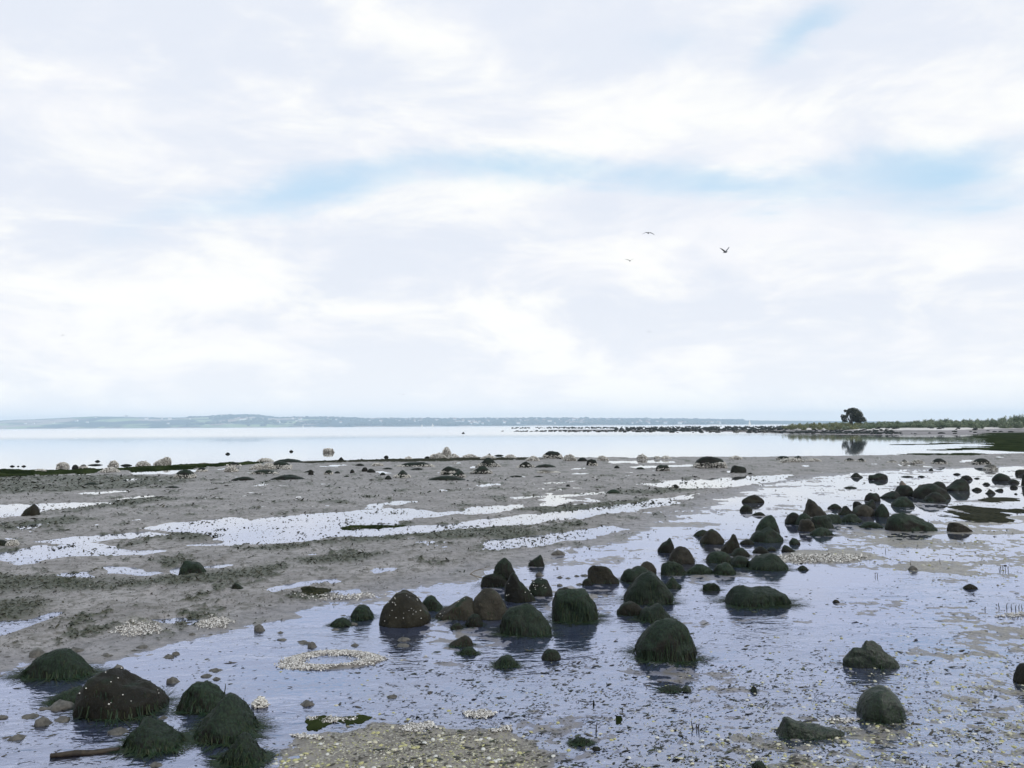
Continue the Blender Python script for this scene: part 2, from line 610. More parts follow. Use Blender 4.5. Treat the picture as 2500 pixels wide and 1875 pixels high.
M['treeleaf'] = ramp_island('dark_tree_leaves', [(.022, .028, .012), (.034, .040, .016), (.016, .021, .010), (.028, .032, .014)], 0.6, 0.3)
M['scrubA'] = ramp_island('grey_green_scrub_leaves', [(0.151, 0.191, 0.121), (0.202, 0.242, 0.161), (0.101, 0.142, 0.081), (0.263, 0.282, 0.181), (0.131, 0.172, 0.101)], 0.6, 0.3)
M['scrubB'] = ramp_island('olive_scrub_leaves', [(0.142, 0.161, 0.065), (0.191, 0.202, 0.091), (0.101, 0.121, 0.052), (0.242, 0.242, 0.121)], 0.6, 0.3)
M['scrubC'] = ramp_island('deep_green_scrub_leaves', [(0.081, 0.121, 0.060), (0.111, 0.151, 0.081), (0.060, 0.091, 0.048), (0.151, 0.181, 0.101)], 0.6, 0.3)
M['sand'] = simple('pale_shell_sand', (0.42, 0.39, 0.36), (0.56, 0.53, 0.50), 0.6, 0.85)
M['gull'] = simple('gull_plumage', (0.10, 0.10, 0.11), (0.22, 0.22, 0.23), 8, 0.7)
M['white'] = simple('white_paint', (0.72, 0.72, 0.70), (0.8, 0.8, 0.78), 0.2, 0.6)
M['roof'] = simple('terracotta_roof', (0.26, 0.15, 0.11), (0.36, 0.22, 0.17), 0.3, 0.8)
M['farwood'] = ramp_island('far_tree_foliage', [(.035, .05, .035), (.05, .065, .04), (.028, .04, .03)], 0.8, 0.1)

# ------------------------------------------------------------------ the tidal flat
FILM = gpoly([(-900, 1640), (-300, 1625), (0, 1612), (100, 1606), (210, 1590), (330, 1566), (470, 1528), (600, 1500), (760, 1474), (880, 1448),
              (960, 1430), (1080, 1404), (1200, 1378), (1330, 1345), (1460, 1312), (1600, 1262), (1720, 1218), (1840, 1182),
              (1960, 1163), (2120, 1150), (2300, 1142), (2520, 1136), (2900, 1132), (3600, 1300), (4200, 2600), (-2600, 2600)])
SHORE = gpoly([(-1500, 1166), (-300, 1158), (0, 1151), (130, 1148), (300, 1143), (440, 1136), (620, 1127), (760, 1124), (950, 1121), (1240, 1116),
               (1500, 1115), (1800, 1114), (2050, 1112), (2200, 1109), (2330, 1108), (2450, 1106), (2700, 1104), (3600, 1110),
               (5200, 1400), (5200, 3300), (-3500, 3300), (-3500, 1300)])
PUDDLES = [gpoly(p) for p in (
    [(-60, 1232), (150, 1228), (280, 1226), (270, 1232), (120, 1245), (60, 1258), (-60, 1268)],
    [(350, 1292), (440, 1276), (520, 1268), (560, 1262), (620, 1274), (650, 1262), (735, 1258), (840, 1248), (960, 1240), (1020, 1243),
     (1060, 1252), (1120, 1248), (1170, 1237), (1270, 1232), (1270, 1243), (1180, 1253), (1010, 1262), (1000, 1270), (840, 1285),
     (870, 1300), (830, 1310), (760, 1318), (700, 1325), (620, 1330), (470, 1332), (560, 1318), (500, 1308), (420, 1300)],
    [(850, 1302), (1000, 1285), (1100, 1280), (1180, 1268), (1270, 1260), (1400, 1244), (1560, 1228), (1640, 1222), (1660, 1228), (1500, 1252),
     (1400, 1266), (1270, 1282), (1200, 1286), (1080, 1297), (980, 1307), (880, 1312)],
    [(-20, 1352), (90, 1335), (200, 1330), (290, 1338), (340, 1346), (400, 1345), (350, 1355), (300, 1355), (160, 1358), (80, 1368), (-20, 1368)],
    [(90, 1322), (180, 1310), (260, 1305), (350, 1300), (410, 1308), (330, 1314), (250, 1320), (170, 1330)],
    [(250, 1385), (330, 1385), (400, 1398), (360, 1403), (290, 1401)],
    [(130, 1407), (200, 1399), (205, 1412), (150, 1416)],
    [(30, 1372), (76, 1371), (74, 1378), (40, 1380)],
    [(415, 1396), (445, 1384), (452, 1404), (420, 1407)], [(500, 1383), (560, 1380), (560, 1386), (505, 1389)],
    [(660, 1437), (740, 1422), (810, 1412), (816, 1418), (740, 1431), (680, 1440)],
    [(380, 1518), (470, 1512), (482, 1518), (440, 1525), (390, 1525)],
    [(818, 1449), (865, 1445), (870, 1450), (825, 1454)], [(905, 1390), (955, 1384), (950, 1391), (910, 1396)],
    [(1195, 1318), (1330, 1308), (1480, 1285), (1520, 1290), (1400, 1318), (1280, 1338), (1210, 1345), (1180, 1332)],
    [(190, 1205), (310, 1195), (312, 1201), (230, 1208)], [(290, 1216), (370, 1210), (372, 1214), (300, 1219)],
    [(1560, 1182), (1660, 1172), (1820, 1164), (1930, 1158), (1900, 1174), (1760, 1190), (1660, 1194)],
    [(1250, 1214), (1390, 1207), (1500, 1200), (1480, 1206), (1350, 1214), (1260, 1219)], [(1330, 1178), (1400, 1174), (1395, 1178), (1340, 1181)],
    [(1530, 1232), (1620, 1216), (1700, 1205), (1690, 1215), (1600, 1230)],
    [(320, 1149), (470, 1145), (500, 1149), (420, 1157), (330, 1157)], [(1480, 1127), (1620, 1123), (1650, 1128), (1500, 1132)],
    [(1530, 1139), (1600, 1137), (1690, 1134), (1690, 1138), (1560, 1143)], [(1390, 1156), (1430, 1154), (1440, 1157), (1400, 1158)],
    [(780, 1138), (840, 1134), (830, 1137), (790, 1140)], [(1170, 1184), (1216, 1181), (1210, 1185), (1176, 1187)])]
WEEDS = [(gpoly(p), a) for p, a in (
    ([(-80, 1296), (60, 1272), (160, 1265), (230, 1270), (150, 1282), (40, 1296)], 1.0),
    ([(95, 1244), (200, 1236), (300, 1222), (400, 1214), (440, 1222), (330, 1236), (180, 1246), (110, 1250)], 1.0),
    ([(380, 1312), (450, 1300), (540, 1302), (560, 1308), (480, 1320), (410, 1320)], .8),
    ([(840, 1287), (960, 1277), (1010, 1279), (930, 1292), (860, 1294)], 1.0),
    ([(600, 1346), (760, 1326), (960, 1307), (1080, 1299), (1300, 1285), (1400, 1294), (1280, 1312), (1100, 1317), (1000, 1314), (700, 1345)], .9),
    ([(730, 1367), (850, 1352), (940, 1353), (880, 1369), (770, 1378)], .95),
    ([(1270, 1244), (1400, 1234), (1560, 1224), (1640, 1226), (1500, 1242), (1330, 1252)], .95),
    ([(-60, 1465), (60, 1468), (140, 1480), (100, 1498), (-60, 1515)], .8),
    ([(1440, 1205), (1600, 1195), (1750, 1188), (1700, 1200), (1560, 1212)], .7),
    ([(-100, 1170), (200, 1160), (480, 1166), (420, 1186), (200, 1200), (-100, 1210)], .8),
    ([(-100, 1405), (140, 1418), (330, 1420), (520, 1405), (700, 1380), (560, 1425), (200, 1440), (-100, 1450)], .75),
    ([(1180, 1335), (1350, 1300), (1420, 1300), (1330, 1330), (1210, 1350)], .5),
    ([(1160, 1300), (1260, 1296), (1400, 1300), (1300, 1308)], .8))]
SHELLBANK = gpoly([(700, 1880), (740, 1800), (900, 1775), (1050, 1768), (1230, 1782), (1330, 1830), (1370, 1960), (600, 1960)])
SHELLBEDS = [(SHELLBANK, 1.0),
             (gpoly([(1500, 1960), (1640, 1830), (1900, 1770), (2150, 1640), (2300, 1500), (2700, 1400), (3000, 1960)]), .55),
             (gpoly([(1960, 1350), (2100, 1310), (2300, 1270), (2600, 1250), (2700, 1400), (2300, 1420)]), .6),
             (gpoly([(1900, 1370), (1950, 1345), (2080, 1346), (2140, 1360), (2060, 1375), (1950, 1377)]), .9),
             (gpoly([(1420, 1540), (1500, 1515), (1560, 1530), (1480, 1560)]), .5),
             (gpoly([(280, 1535), (320, 1515), (400, 1525), (410, 1545), (330, 1552)]), .9),
             (gpoly([(475, 1510), (520, 1500), (560, 1515), (540, 1530), (480, 1530)]), .9)]
# pale shell rims of the round feeding hollow
RING_C = ground(812, 1611)
RING_X = abs(ground(692, 1611).x - RING_C.x)
RING_Y = 0.5 * (ground(812, 1589).y - ground(812, 1637).y)
RING_C = Vector((RING_C.x, 0.5 * (ground(812, 1589).y + ground(812, 1637).y), 0))


def mud_height(x, y):
    """height of the mud above the water level, and its cover, for arrays of points"""
    wx = x + 0.22 * fbm2(x * 0.9, y * 0.9, 3, 51) + 0.05 * fbm2(x * 6, y * 6, 2, 52)
    wy = y + 0.30 * fbm2(x * 0.9 + 40, y * 0.9, 3, 53) + 0.05 * fbm2(x * 6 + 9, y * 6, 2, 54)
    big = fbm2(x * 0.30, y * 0.42, 3, 1)
    mid = fbm2(x * 1.7, y * 1.7, 4, 5)
    fine = fbm2(x * 9.0, y * 9.0, 3, 9)
    lumps = sstep(noise2(x * 2.6, y * 2.6, 14), 0.32, 0.75) * (0.6 + 0.4 * fine)
    near = 1.0 / (1.0 + (np.hypot(x, y) / 14.0) ** 2)
    h_mud = 0.019 + 0.018 * big + 0.022 * mid + 0.011 * fine + 0.045 * lumps + 0.022 * fbm2(x * 0.8 + 5, y * 0.8, 2, 17)
    film = -sd_local(wx, wy, FILM, 60)
    wf = sstep(film, -0.5, 0.9)
    h_film = -0.0036 + 0.009 * fbm2(x * 0.7, y * 0.9, 3, 21) + 0.006 * fbm2(x * 5, y * 7, 4, 23) + 0.005 * fine + (0.005 + 0.010 * sstep(y, 9, 18)) * fbm2(x * 0.55, y * 1.5, 4, 25)
    # the smooth pool in the left foreground lies a little deeper
    pool = -sd_local(wx, wy, POOL, 3)
    h_film = h_film - 0.0095 * sstep(pool, -0.5, 0.4)
    h_film = h_film + 0.0042 * sstep(-sd_local(wx, wy, SHELLBEDS[2][0], 3), -0.6, 0.8) + 0.0022 * sstep(-sd_local(wx, wy, SHELLBEDS[1][0], 3), -0.4, 0.8)
    h = h_mud * (1 - wf) + h_film * wf
    dip = np.zeros_like(x)
    for q in PUDDLES:
        d = -sd_local(wx, wy, q, 1.5)
        dip = np.maximum(dip, sstep(d, -0.22, 0.16))
    dip = np.maximum(dip, 0.85 * sstep(fbm2(x * 0.5 + 3, y * 0.28, 3, 33), 0.34, 0.52) * (1 - wf))
    h = h - dip * (0.052 + np.maximum(h, 0) * 0.6) * (1 - 0.7 * wf)
    weed = np.zeros_like(x)
    for q, a in WEEDS:
        d = -sd_local(wx, wy, q, 1.5)
        weed = np.maximum(weed, a * sstep(d, -0.3, 0.25))
    streak = fbm2(x * 1.3, y * 0.8, 4, 61)
    weed = weed * sstep(streak + 0.45 * fine + 0.48, 0.0, 0.35)
    weed = np.maximum(weed, 0.75 * (1 - wf) * sstep(streak + 0.45 * fine, 0.18, 0.45))
    weed = np.clip(weed * 1.5, 0, 1)
    h = h + 0.014 * weed * (1 - wf) * (1 + fine)
    shell = np.zeros_like(x)
    for q, a in SHELLBEDS:
        d = -sd_local(wx, wy, q, 1.0)
        shell = np.maximum(shell, a * sstep(d, -0.2, 0.35))
    d = -sd_local(wx, wy, SHELLBANK, 1.0)
    h = h + 0.016 * sstep(d, -0.1, 0.35)
    for q in (SHELLBEDS[3], SHELLBEDS[5], SHELLBEDS[6]):
        h = h + 0.014 * sstep(-sd_local(wx, wy, q[0], 1.0), -0.15, 0.15)
    # ring of shells: a low rim round a round pool
    rr = np.hypot((x - RING_C.x) / RING_X, (y - RING_C.y) / RING_Y)
    rim = np.exp(-((rr - 0.76) / 0.20) ** 2)
    h = np.where(rr < 1.3, h * (1 - rim) + rim * 0.016 - 0.03 * sstep(0.55 - rr, 0, 0.2), h)
    # the sea
    s = sd_local(x + 0.25 * fbm2(x * .7, y * .7, 3, 71), y + 0.7 * fbm2(x * 0.5, y * 0.5, 3, 73), SHORE, 200)
    h = np.where(s > -1.2, h * (1 - sstep(s, -1.2, 0.4)) + (-0.03 - 0.02 * np.clip(s, 0, 20)) * sstep(s, -1.2, 0.4), h)
    silt = 0.8 * wf * sstep(fbm2(x * 0.5, y * 0.7, 4, 81) + 0.6 * np.maximum(h, 0) / 0.006 * 0.3, 0.05, 0.45)
    silt = np.maximum(silt, 0.9 * wf * sstep(h, -0.001, 0.004))
    silt = np.maximum(silt, sstep(-sd_local(wx, wy, SHELLBANK, 1.0), -0.25, 0.2))
    return h, weed, shell, wf, silt


POOL = gpoly([(-200, 1720), (60, 1640), (300, 1580), (480, 1540), (640, 1500), (800, 1492), (940, 1520), (960, 1580), (700, 1660), (640, 1760), (300, 1900), (-300, 2000)])

rows = np.concatenate([np.linspace(1.2, 3.4, 14, endpoint=False),
                       1.0 / np.linspace(1 / 3.4, 1 / 66.0, 560)])
angs = np.radians(np.concatenate([np.linspace(-180, -44, 110, endpoint=False), np.linspace(-44, -36, 40, endpoint=False),
                                  np.linspace(-36, 36, 1260, endpoint=False), np.linspace(36, 44, 40, endpoint=False), np.linspace(44, 180, 110, endpoint=False)]))
RR, AA = np.meshgrid(rows, angs, indexing='ij')
gx, gy = (RR * np.sin(AA)).ravel(), (RR * np.cos(AA)).ravel()
gh, gweed, gshell, gwet, gsilt = mud_height(gx, gy)
gh = np.where(np.hypot(gx, gy) > 64.5, -0.6, gh)
nr, na = len(rows), len(angs)
ii, jj = np.meshgrid(np.arange(nr - 1), np.arange(na), indexing='ij')
j2 = (jj + 1) % na
quads = np.stack([ii * na + jj, (ii + 1) * na + jj, (ii + 1) * na + j2, ii * na + j2], -1).reshape(-1, 4)
me = mesh_np('mud_flat', np.stack([gx, gy, gh], -1), quads[:, ::-1], M['mud'], True,
             {'weed': gweed, 'shell': gshell, 'wet': gwet, 'silt': gsilt})
obj('mud_flat', me, kind='structure')


def sheet(name, x0, x1, y0, y1, z, mat, n=1):
    xs, ys = np.linspace(x0, x1, n + 1), np.linspace(y0, y1, n + 1)
    X, Y = np.meshgrid(xs, ys)
    v = np.stack([X.ravel(), Y.ravel(), np.full(X.size, z)], -1)
    a, b = np.meshgrid(np.arange(n), np.arange(n))
    k = (b * (n + 1) + a).ravel()
    f = np.stack([k, k + 1, k + n + 2, k + n + 1], -1)
    return obj(name, mesh_np(name, v, f, mat, False), kind='structure')


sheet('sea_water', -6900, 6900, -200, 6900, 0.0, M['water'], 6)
M['bed'] = simple('pale_seabed', (0.22, 0.23, 0.22), (0.30, 0.30, 0.28), 0.05, 0.9)
sheet('seabed', -6900, 6900, -200, 6900, -0.9, M['bed'], 4)

# ------------------------------------------------------------------ the spit and its shore
def headland_height(x, y):
    """low point of land on the right: distance behind its shore line decides the height"""
    u, _ = project(x, y, np.zeros_like(x))
    front = np.interp(u, [1180, 1300, 1500, 1700, 1900, 2050, 2250, 2330, 2420, 2600, 3200], [330, 300, 262, 232, 168, 142, 128, 124, 150, 150, 140])
    dist = y - front - 3 * fbm2(x * 0.05, y * 0.05, 3, 91)
    land = sstep(u, 1840, 2000)
    rub = sstep(u, 1270, 1560) * (1 - sstep(u, 1860, 1960))
    h = np.where(dist > 0, land * (0.10 * sstep(dist, 0, 4) + 0.95 * sstep(dist, 18, 46) + 0.35 * sstep(dist, 46, 70)), -0.4 * sstep(-dist, 0, 6))
    h = h + rub * np.where(dist > 0, 0.22 * sstep(dist, 0, 8) * (1 - sstep(dist, 60, 110)), 0)
    h = h + 0.05 * fbm2(x * 0.3, y * 0.3, 3, 95) * (dist > 0) * np.maximum(land, rub * .5)
    far = sstep(dist, 150, 170)
    edge = sstep(u, 1180, 1300)
    h = (h - 0.03) * edge * (1 - far) - 0.5 * (1 - edge * (1 - far))
    return h, dist, u


hx, hy = np.meshgrid(np.linspace(-10, 330, 300), np.linspace(105, 460, 320))
hh, hdist, hu = headland_height(hx.ravel(), hy.ravel())
n0, n1_ = hx.shape
a, b = np.meshgrid(np.arange(n1_ - 1), np.arange(n0 - 1))
k = (b * n1_ + a).ravel()
hf = np.stack([k, k + 1, k + n1_ + 1, k + n1_], -1)
keep = (hh[hf].max(1) > -0.35)
mt, t = material('spit_shore')
p = geo_pos(t)
sp = t.n('ShaderNodeSeparateXYZ')
t.link(p, sp.inputs[0])
nn = t.noise(p, 0.8, 6, 0.65)
n4 = t.noise(t.scaled(p, (1, .5, 1)), 0.22, 5, 0.6)
zc = t.math('ADD', sp.outputs[2], t.math('MULTIPLY', t.math('SUBTRACT', nn, 0.5), 0.35))
c = t.mix(t.smooth(n4, 0.42, 0.6), (0.20, 0.18, 0.185), (0.13, 0.118, 0.112))
c = t.mix(t.smooth(nn, 0.60, 0.68), c, (0.035, 0.034, 0.022))
c = t.mix(t.smooth(zc, 0.52, 0.64), c, (0.50, 0.47, 0.45))
c = t.mix(t.smooth(zc, 0.92, 1.04), c, (0.055, 0.06, 0.03))
finish(mt, t, c, 0.75, nn, 0.5, 0.1, 0.3)
M['spit'] = mt
obj('spit_ground', mesh_np('spit_ground', np.stack([hx.ravel(), hy.ravel(), hh], -1), hf[keep], M['spit']), kind='structure')


def hat(x, y):
    h, d, u = headland_height(np.array([x]), np.array([y]))
    return float(h[0])


def leaves(centres, radii, count, size, seed, squash=1.0):
    """leaf clumps spread through lobes: verts and quads"""
    rg = np.random.default_rng(seed)
    vol = np.array([r[0] * r[1] * r[2] for r in radii]) ** (2 / 3)
    pick = rg.choice(len(centres), count, p=vol / vol.sum())
    d = rg.normal(size=(count, 3))
    d /= np.linalg.norm(d, axis=1, keepdims=True)
    rad = rg.random(count) ** 0.28
    c = np.array(centres)[pick] + d * rad[:, None] * np.array(radii)[pick] * (0.92 + 0.2 * rg.random((count, 1)))
    nrm = d + rg.normal(size=(count, 3)) * 0.55
    nrm /= np.linalg.norm(nrm, axis=1, keepdims=True)
    a_ = np.cross(nrm, rg.normal(size=(count, 3)))
    a_ /= np.linalg.norm(a_, axis=1, keepdims=True)
    b_ = np.cross(nrm, a_)
    s = size * (0.5 + rg.random((count, 1)))
    v = np.stack([c - a_ * s, c - b_ * s * 0.55 + nrm * s * .12, c + a_ * s, c + b_ * s * 0.55 + nrm * s * .12], 1).reshape(-1, 3)
    f = np.arange(count * 4).reshape(-1, 4)
    return v, f


# the lone tree
TD = 196.0
tb = at_depth(2086, 1030, TD)
tb.z = hat(tb.x, tb.y)


def tp(X, Y, dy=0.0):
    q = at_depth(2040 + X * 0.09946, 970 + Y * 0.09946, TD)
    return np.array([q.x - tb.x, dy, q.z - tb.z])


S = 0.09946 * TD / F_PX
lobes = [(470, 400, 150, 130, 0, 2.0), (510, 500, 135, 95, .3, 2.0), (420, 320, 105, 62, 0, 1.5), (560, 450, 80, 100, -.4, 1.4),
         (265, 335, 58, 34, .2, .7), (330, 310, 40, 30, 0, .6), (180, 470, 52, 46, 0, .8), (215, 530, 62, 56, .2, .8), (265, 470, 36, 40, 0, .5),
         (300, 400, 36, 42, .1, .6), (330, 360, 40, 34, 0, .7), (690, 525, 50, 38, 0, .8), (660, 570, 100, 36, 0, 1.0), (450, 568, 60, 36, .5, 1.0), (560, 575, 110, 40, 0, 1.4), (250, 585, 60, 26, .4, .8)]
cen = [tp(x, y, dy) for x, y, rx, ry, dy, rd in lobes]
rad = [(rx * S, rd, ry * S) for x, y, rx, ry, dy, rd in lobes]
tree = obj('spreading_tree', None, loc=tb, label='lone dark spreading tree standing above the scrub on the far spit', cat='tree')
lv = leaves(cen, rad, 5200, 0.16, 3)
obj('crown', mesh_np('crown', lv[0], lv[1], M['treeleaf'], False), tree)
root = tp(400, 640)
root[2] = -0.15
tr = [tube([root, tp(395, 560), tp(430, 470), tp(470, 380), tp(460, 310)], [.26, .22, .17, .1, .04], 7),
      tube([root + [.12, .1, 0], tp(345, 560, .2), tp(305, 500, .1), tp(300, 420), tp(280, 350)], [.2, .16, .11, .07, .03], 6),
      tube([tp(345, 560, .2), tp(280, 540), tp(210, 500)], [.1, .08, .03], 5),
      tube([tp(395, 565), tp(480, 530), tp(570, 460)], [.15, .1, .04], 5),
      tube([tp(400, 575), tp(520, 575, .3), tp(660, 550)], [.13, .09, .03], 5)]
obj('trunk', mesh_np('trunk', *join_np(tr), M['bark']), tree)

# scrub belt: every bush its own object, a handful of shared shapes
bush_meshes = []
for k in range(9):
    rg = np.random.default_rng(100 + k)
    nl = 7
    cs = [(rg.uniform(-1, 1) * .85, rg.uniform(-1, 1) * .6, rg.uniform(.15, .62)) for _ in range(nl)] + [(0, 0, .35)]
    rs = [(rg.uniform(.3, .5), rg.uniform(.3, .45), rg.uniform(.25, .38)) for _ in range(nl)] + [(.85, .6, .35)]
    v, f = leaves(cs, rs, 900, 0.075, 200 + k)
    v[:, 2] = np.maximum(v[:, 2], 0.0)
    st = [tube([(0, 0, -.1), (c_[0] * .5, c_[1] * .5, c_[2] * .6), c_], [.05, .035, .012], 4) for c_ in cs[:4]]
    bush_meshes.append((mesh_np('foliage', v, f, M[('scrubA', 'scrubB', 'scrubC')[k % 3]], False), mesh_np('stem', *join_np(st), M['bark'])))


def bush(x, y, wdt, hgt, kind, label, group, zoff=0.0):
    fm, sm = bush_meshes[kind]
    o = obj('shrub', None, loc=(x, y, hat(x, y) + zoff - 0.05), label=label, cat='shrub', group=group)
    o.rotation_euler.z = random.uniform(0, 6.28)
    o.scale = (wdt / 2, wdt / 2, hgt)
    obj('foliage', fm, o)
    obj('stem', sm, o)


def top_y(u):
    return np.interp(u, [1880, 1910, 1950, 2000, 2060, 2100, 2200, 2240, 2300, 2320, 2350, 2400, 2440, 2470, 2500, 2600], [1036, 1032, 1029, 1029, 1027, 1026, 1024, 1022, 1019, 1017, 1020, 1018, 1015, 1009, 1006, 1004])


nb = 0
for D, step in ((150, 0), (176, 13.0), (187, 13.5), (199, 15.0), (214, 19.0)):
    if not step:
        continue
    u = 1893.0 + random.uniform(0, 8) + (190 - D) * (0.0 if D > 180 else -1.6)
    while u < 2590:
        q = at_depth(u, 1040, D + random.uniform(-3, 3))
        g = hat(q.x, q.y)
        ztop = at_depth(u, float(top_y(u)) + random.uniform(-1.5, 2.2), q.y).z
        hgt = ztop - g
        if D < 180:
            hgt *= 0.62
        elif D < 190:
            hgt *= 0.85
        hgt = max(0.35, hgt * random.uniform(.86, 1.04))
        kind = random.choice((1, 4, 7, 0)) if u < 2110 else random.choice((0, 2, 3, 5, 6, 8, 0, 3))
        wd = random.uniform(1.5, 2.3) * (1.0 if u < 2150 else 1.25)
        row = {176: 'front row', 187: 'second row', 199: 'third row', 214: 'back row'}[D]
        where = 'left of the lone tree' if u < 2050 else 'at the foot of the lone tree' if u < 2140 else 'just right of the lone tree' if u < 2230 else \
                'midway along the shore' if u < 2330 else 'left of the rise' if u < 2420 else 'at the right edge'
        lab = ('low olive' if u < 2130 else 'grey green' if u < 2400 else 'taller grey green') + ' shrub in the scrub ' + row + ' ' + where
        grp = 'shrubs, ' + row + ', ' + where
        if g > 0.45:
            bush(q.x, q.y, wd, hgt, kind, lab, grp)
            nb += 1
        u += step * random.uniform(.75, 1.25)

# ------------------------------------------------------------------ the far shore
HX = [-800, -400, 0, 75, 150, 230, 320, 400, 500, 545, 620, 680, 800, 900, 1100, 1240, 1360, 1500, 1600, 1750, 1900, 2050, 2200, 2600, 3200]
HY = [1030, 1030, 1025, 1022, 1019, 1015, 1016, 1018, 1017, 1013, 1013, 1019, 1018, 1022, 1022, 1022, 1021.5, 1023.5, 1023, 1025, 1026, 1027, 1028, 1028, 1028]
HD0, HD1 = 5000.0, 6300.0


def hill_height(x, y):
    u = CX + F_PX * x / y
    ridge_px = (1047 - 0.0061 * u) - np.interp(u, HX, HY)
    ridge = np.maximum(ridge_px, 4) / F_PX * HD1
    t_ = np.clip((y - HD0) / (HD1 - HD0), 0, 1)
    prof = 0.07 * sstep(t_, 0.0, 0.02) + 0.93 * sstep(t_, -0.25, 1.15) ** 1.2
    prof = prof * sstep(t_, 0, 0.03) * np.where(t_ > .999, 0.98, 1)
    fold = 1 + 0.22 * fbm2(x * 0.0016, y * 0.0022, 4, 301) * np.sin(np.pi * t_)
    return ridge * prof * fold + 1.5 * fbm2(x * 0.02, y * 0.02, 2, 303) * t_ - 1.0 * (t_ <= 0)


fx, fy = np.meshgrid(np.linspace(-5600, 5600, 420), np.linspace(HD0 - 20, HD1 + 200, 44))
fh = hill_height(fx.ravel(), fy.ravel())
n0, n1_ = fx.shape
a, b = np.meshgrid(np.arange(n1_ - 1), np.arange(n0 - 1))
k = (b * n1_ + a).ravel()
ff = np.stack([k, k + 1, k + n1_ + 1, k + n1_], -1)
mt, t = material('far_fields')
p = geo_pos(t)
v = t.n('ShaderNodeTexVoronoi')
v.inputs['Scale'].default_value = 1.0
t.link(t.scaled(p, (0.0042, 0.0030, 0.0)), v.inputs['Vector'])
cr = t.n('ShaderNodeValToRGB')
cr.color_ramp.interpolation = 'CONSTANT'
cl = [(.03, .05, .035), (.24, .29, .13), (.36, .26, .21), (.045, .07, .045), (.30, .34, .18), (.035, .055, .04), (.18, .22, .11), (.38, .30, .24)]
while len(cr.color_ramp.elements) < len(cl):
    cr.color_ramp.elements.new(.5)
for k_, cc in enumerate(cl):
    cr.color_ramp.elements[k_].position = k_ / len(cl)
    cr.color_ramp.elements[k_].color = (*cc, 1)
sx = t.n('ShaderNodeSeparateXYZ')
t.link(v.outputs['Color'], sx.inputs[0])
t.link(sx.outputs[0], cr.inputs[0])
px_ = t.n('ShaderNodeSeparateXYZ')
t.link(p, px_.inputs[0])
wood = t.noise(t.scaled(p, (.004, .003, 0)), 1.0, 5, .6)
east = t.smooth(px_.outputs[0], -1700, -900)
wd = t.smooth(t.math('ADD', wood, t.math('MULTIPLY', east, 0.25)), 0.52, 0.58)
c = t.mix(wd, cr.outputs[0], (.035, .052, .042))
cliff = t.smooth(px_.outputs[2], 8.0, 4.0)
c = t.mix(t.math('MULTIPLY', cliff, t.smooth(wood, .45, .55)), c, (.33, .26, .21))
finish(mt, t, c, 0.95, None, spec=0.05)
obj('far_hills', mesh_np('far_hills', np.stack([fx.ravel(), fy.ravel(), fh], -1), ff, mt), kind='structure')

# woods and hedges of the far shore: too small and many to count
iv, ifc = ico(1)
rg = np.random.default_rng(77)
parts = []
while len(parts) < 2600:
    if rg.random() < 0.3:
        y_ = HD1 - rg.random() * 60
        x_ = rg.uniform(-.42, .30) * y_
        s_ = rg.uniform(4, 10)
    else:
        y_ = rg.uniform(HD0 + 30, HD1)
        x_ = rg.uniform(-.42, .30) * y_
        s_ = rg.uniform(6, 14)
        if fbm2(np.array([x_ * .0026]), np.array([y_ * .0034]), 3, 401)[0] < 0.10 - 0.25 * (x_ > -1100):
            continue
    z_ = float(hill_height(np.array([x_]), np.array([y_]))[0])
    parts.append((iv * np.array([s_ * rg.uniform(1, 2.2), s_, s_ * rg.uniform(.7, 1.1)]) * (1 + .15 * rg.normal(size=(len(iv), 1))) + [x_, y_, z_ + s_ * .35], ifc))
obj('far_woodland', mesh_np('far_woodland', *join_np(parts), M['farwood'], True), kind='stuff', label='blue hazed woods and hedgerows over the far shore hills', cat='woodland')


def house_mesh(kind):
    l, d, h = ((16, 9, 6), (26, 10, 8), (12, 10, 5))[kind]
    vv = np.array([(-l, -d, -3), (l, -d, -3), (l, d, -3), (-l, d, -3), (-l, -d, h), (l, -d, h), (l, d, h), (-l, d, h), (-l, 0, h + 5), (l, 0, h + 5)], float) * .5
    vv[:, 2] *= 2
    q = np.array([(0, 1, 5, 4), (1, 2, 6, 5), (2, 3, 7, 6), (3, 0, 4, 7), (4, 5, 9, 8), (6, 7, 8, 9)])
    tt = np.array([(4, 8, 7), (5, 6, 9)])
    m_ = mesh_np('house', vv, [q, tt], [M['white'], M['roof']], False)
    m_.polygons[4].material_index = 1
    m_.polygons[5].material_index = 1
    return m_


hm = [house_mesh(k_) for k_ in range(3)]
spots = []
for (u0, u1, t0, t1, cnt) in ((900, 1150, .2, .9, 34), (1150, 1420, .15, .9, 52), (1390, 1590, .1, .8, 44), (1600, 1760, .05, .4, 16), (560, 900, .3, .95, 16), (60, 560, .3, .95, 14)):
    for _ in range(cnt):
        spots.append((rg.uniform(u0, u1), rg.uniform(t0, t1), u0))
for u_, t_, u0 in spots:
    y_ = HD0 + t_ * (HD1 - HD0)
    x_ = (u_ - CX) / F_PX * y_
    z_ = float(hill_height(np.array([x_]), np.array([y_]))[0])
    lab, grp = ('tiny pale house of the town on the far shore', 'town houses on the far shore') if u0 >= 900 else ('tiny pale farmhouse scattered over the far left hills', 'farmhouses on the far hills')
    o = obj('house', hm[int(rg.integers(0, 3))], loc=(x_, y_, z_ + rg.uniform(1, 4)), label=lab, cat='house', group=grp)
    o.rotation_euler.z = rg.uniform(-.5, .5)

# sailing boats off the far shore
hullv, hullf = tube([(-6, 0, .5), (-3, 0, .35), (1, 0, .35), (4, 0, .55), (6.5, 0, .95)], [.9, 1.3, 1.4, 1.0, .1], 8)
mast = tube([(.6, 0, .5), (.6, 0, 17)], [.12, .07], 5)


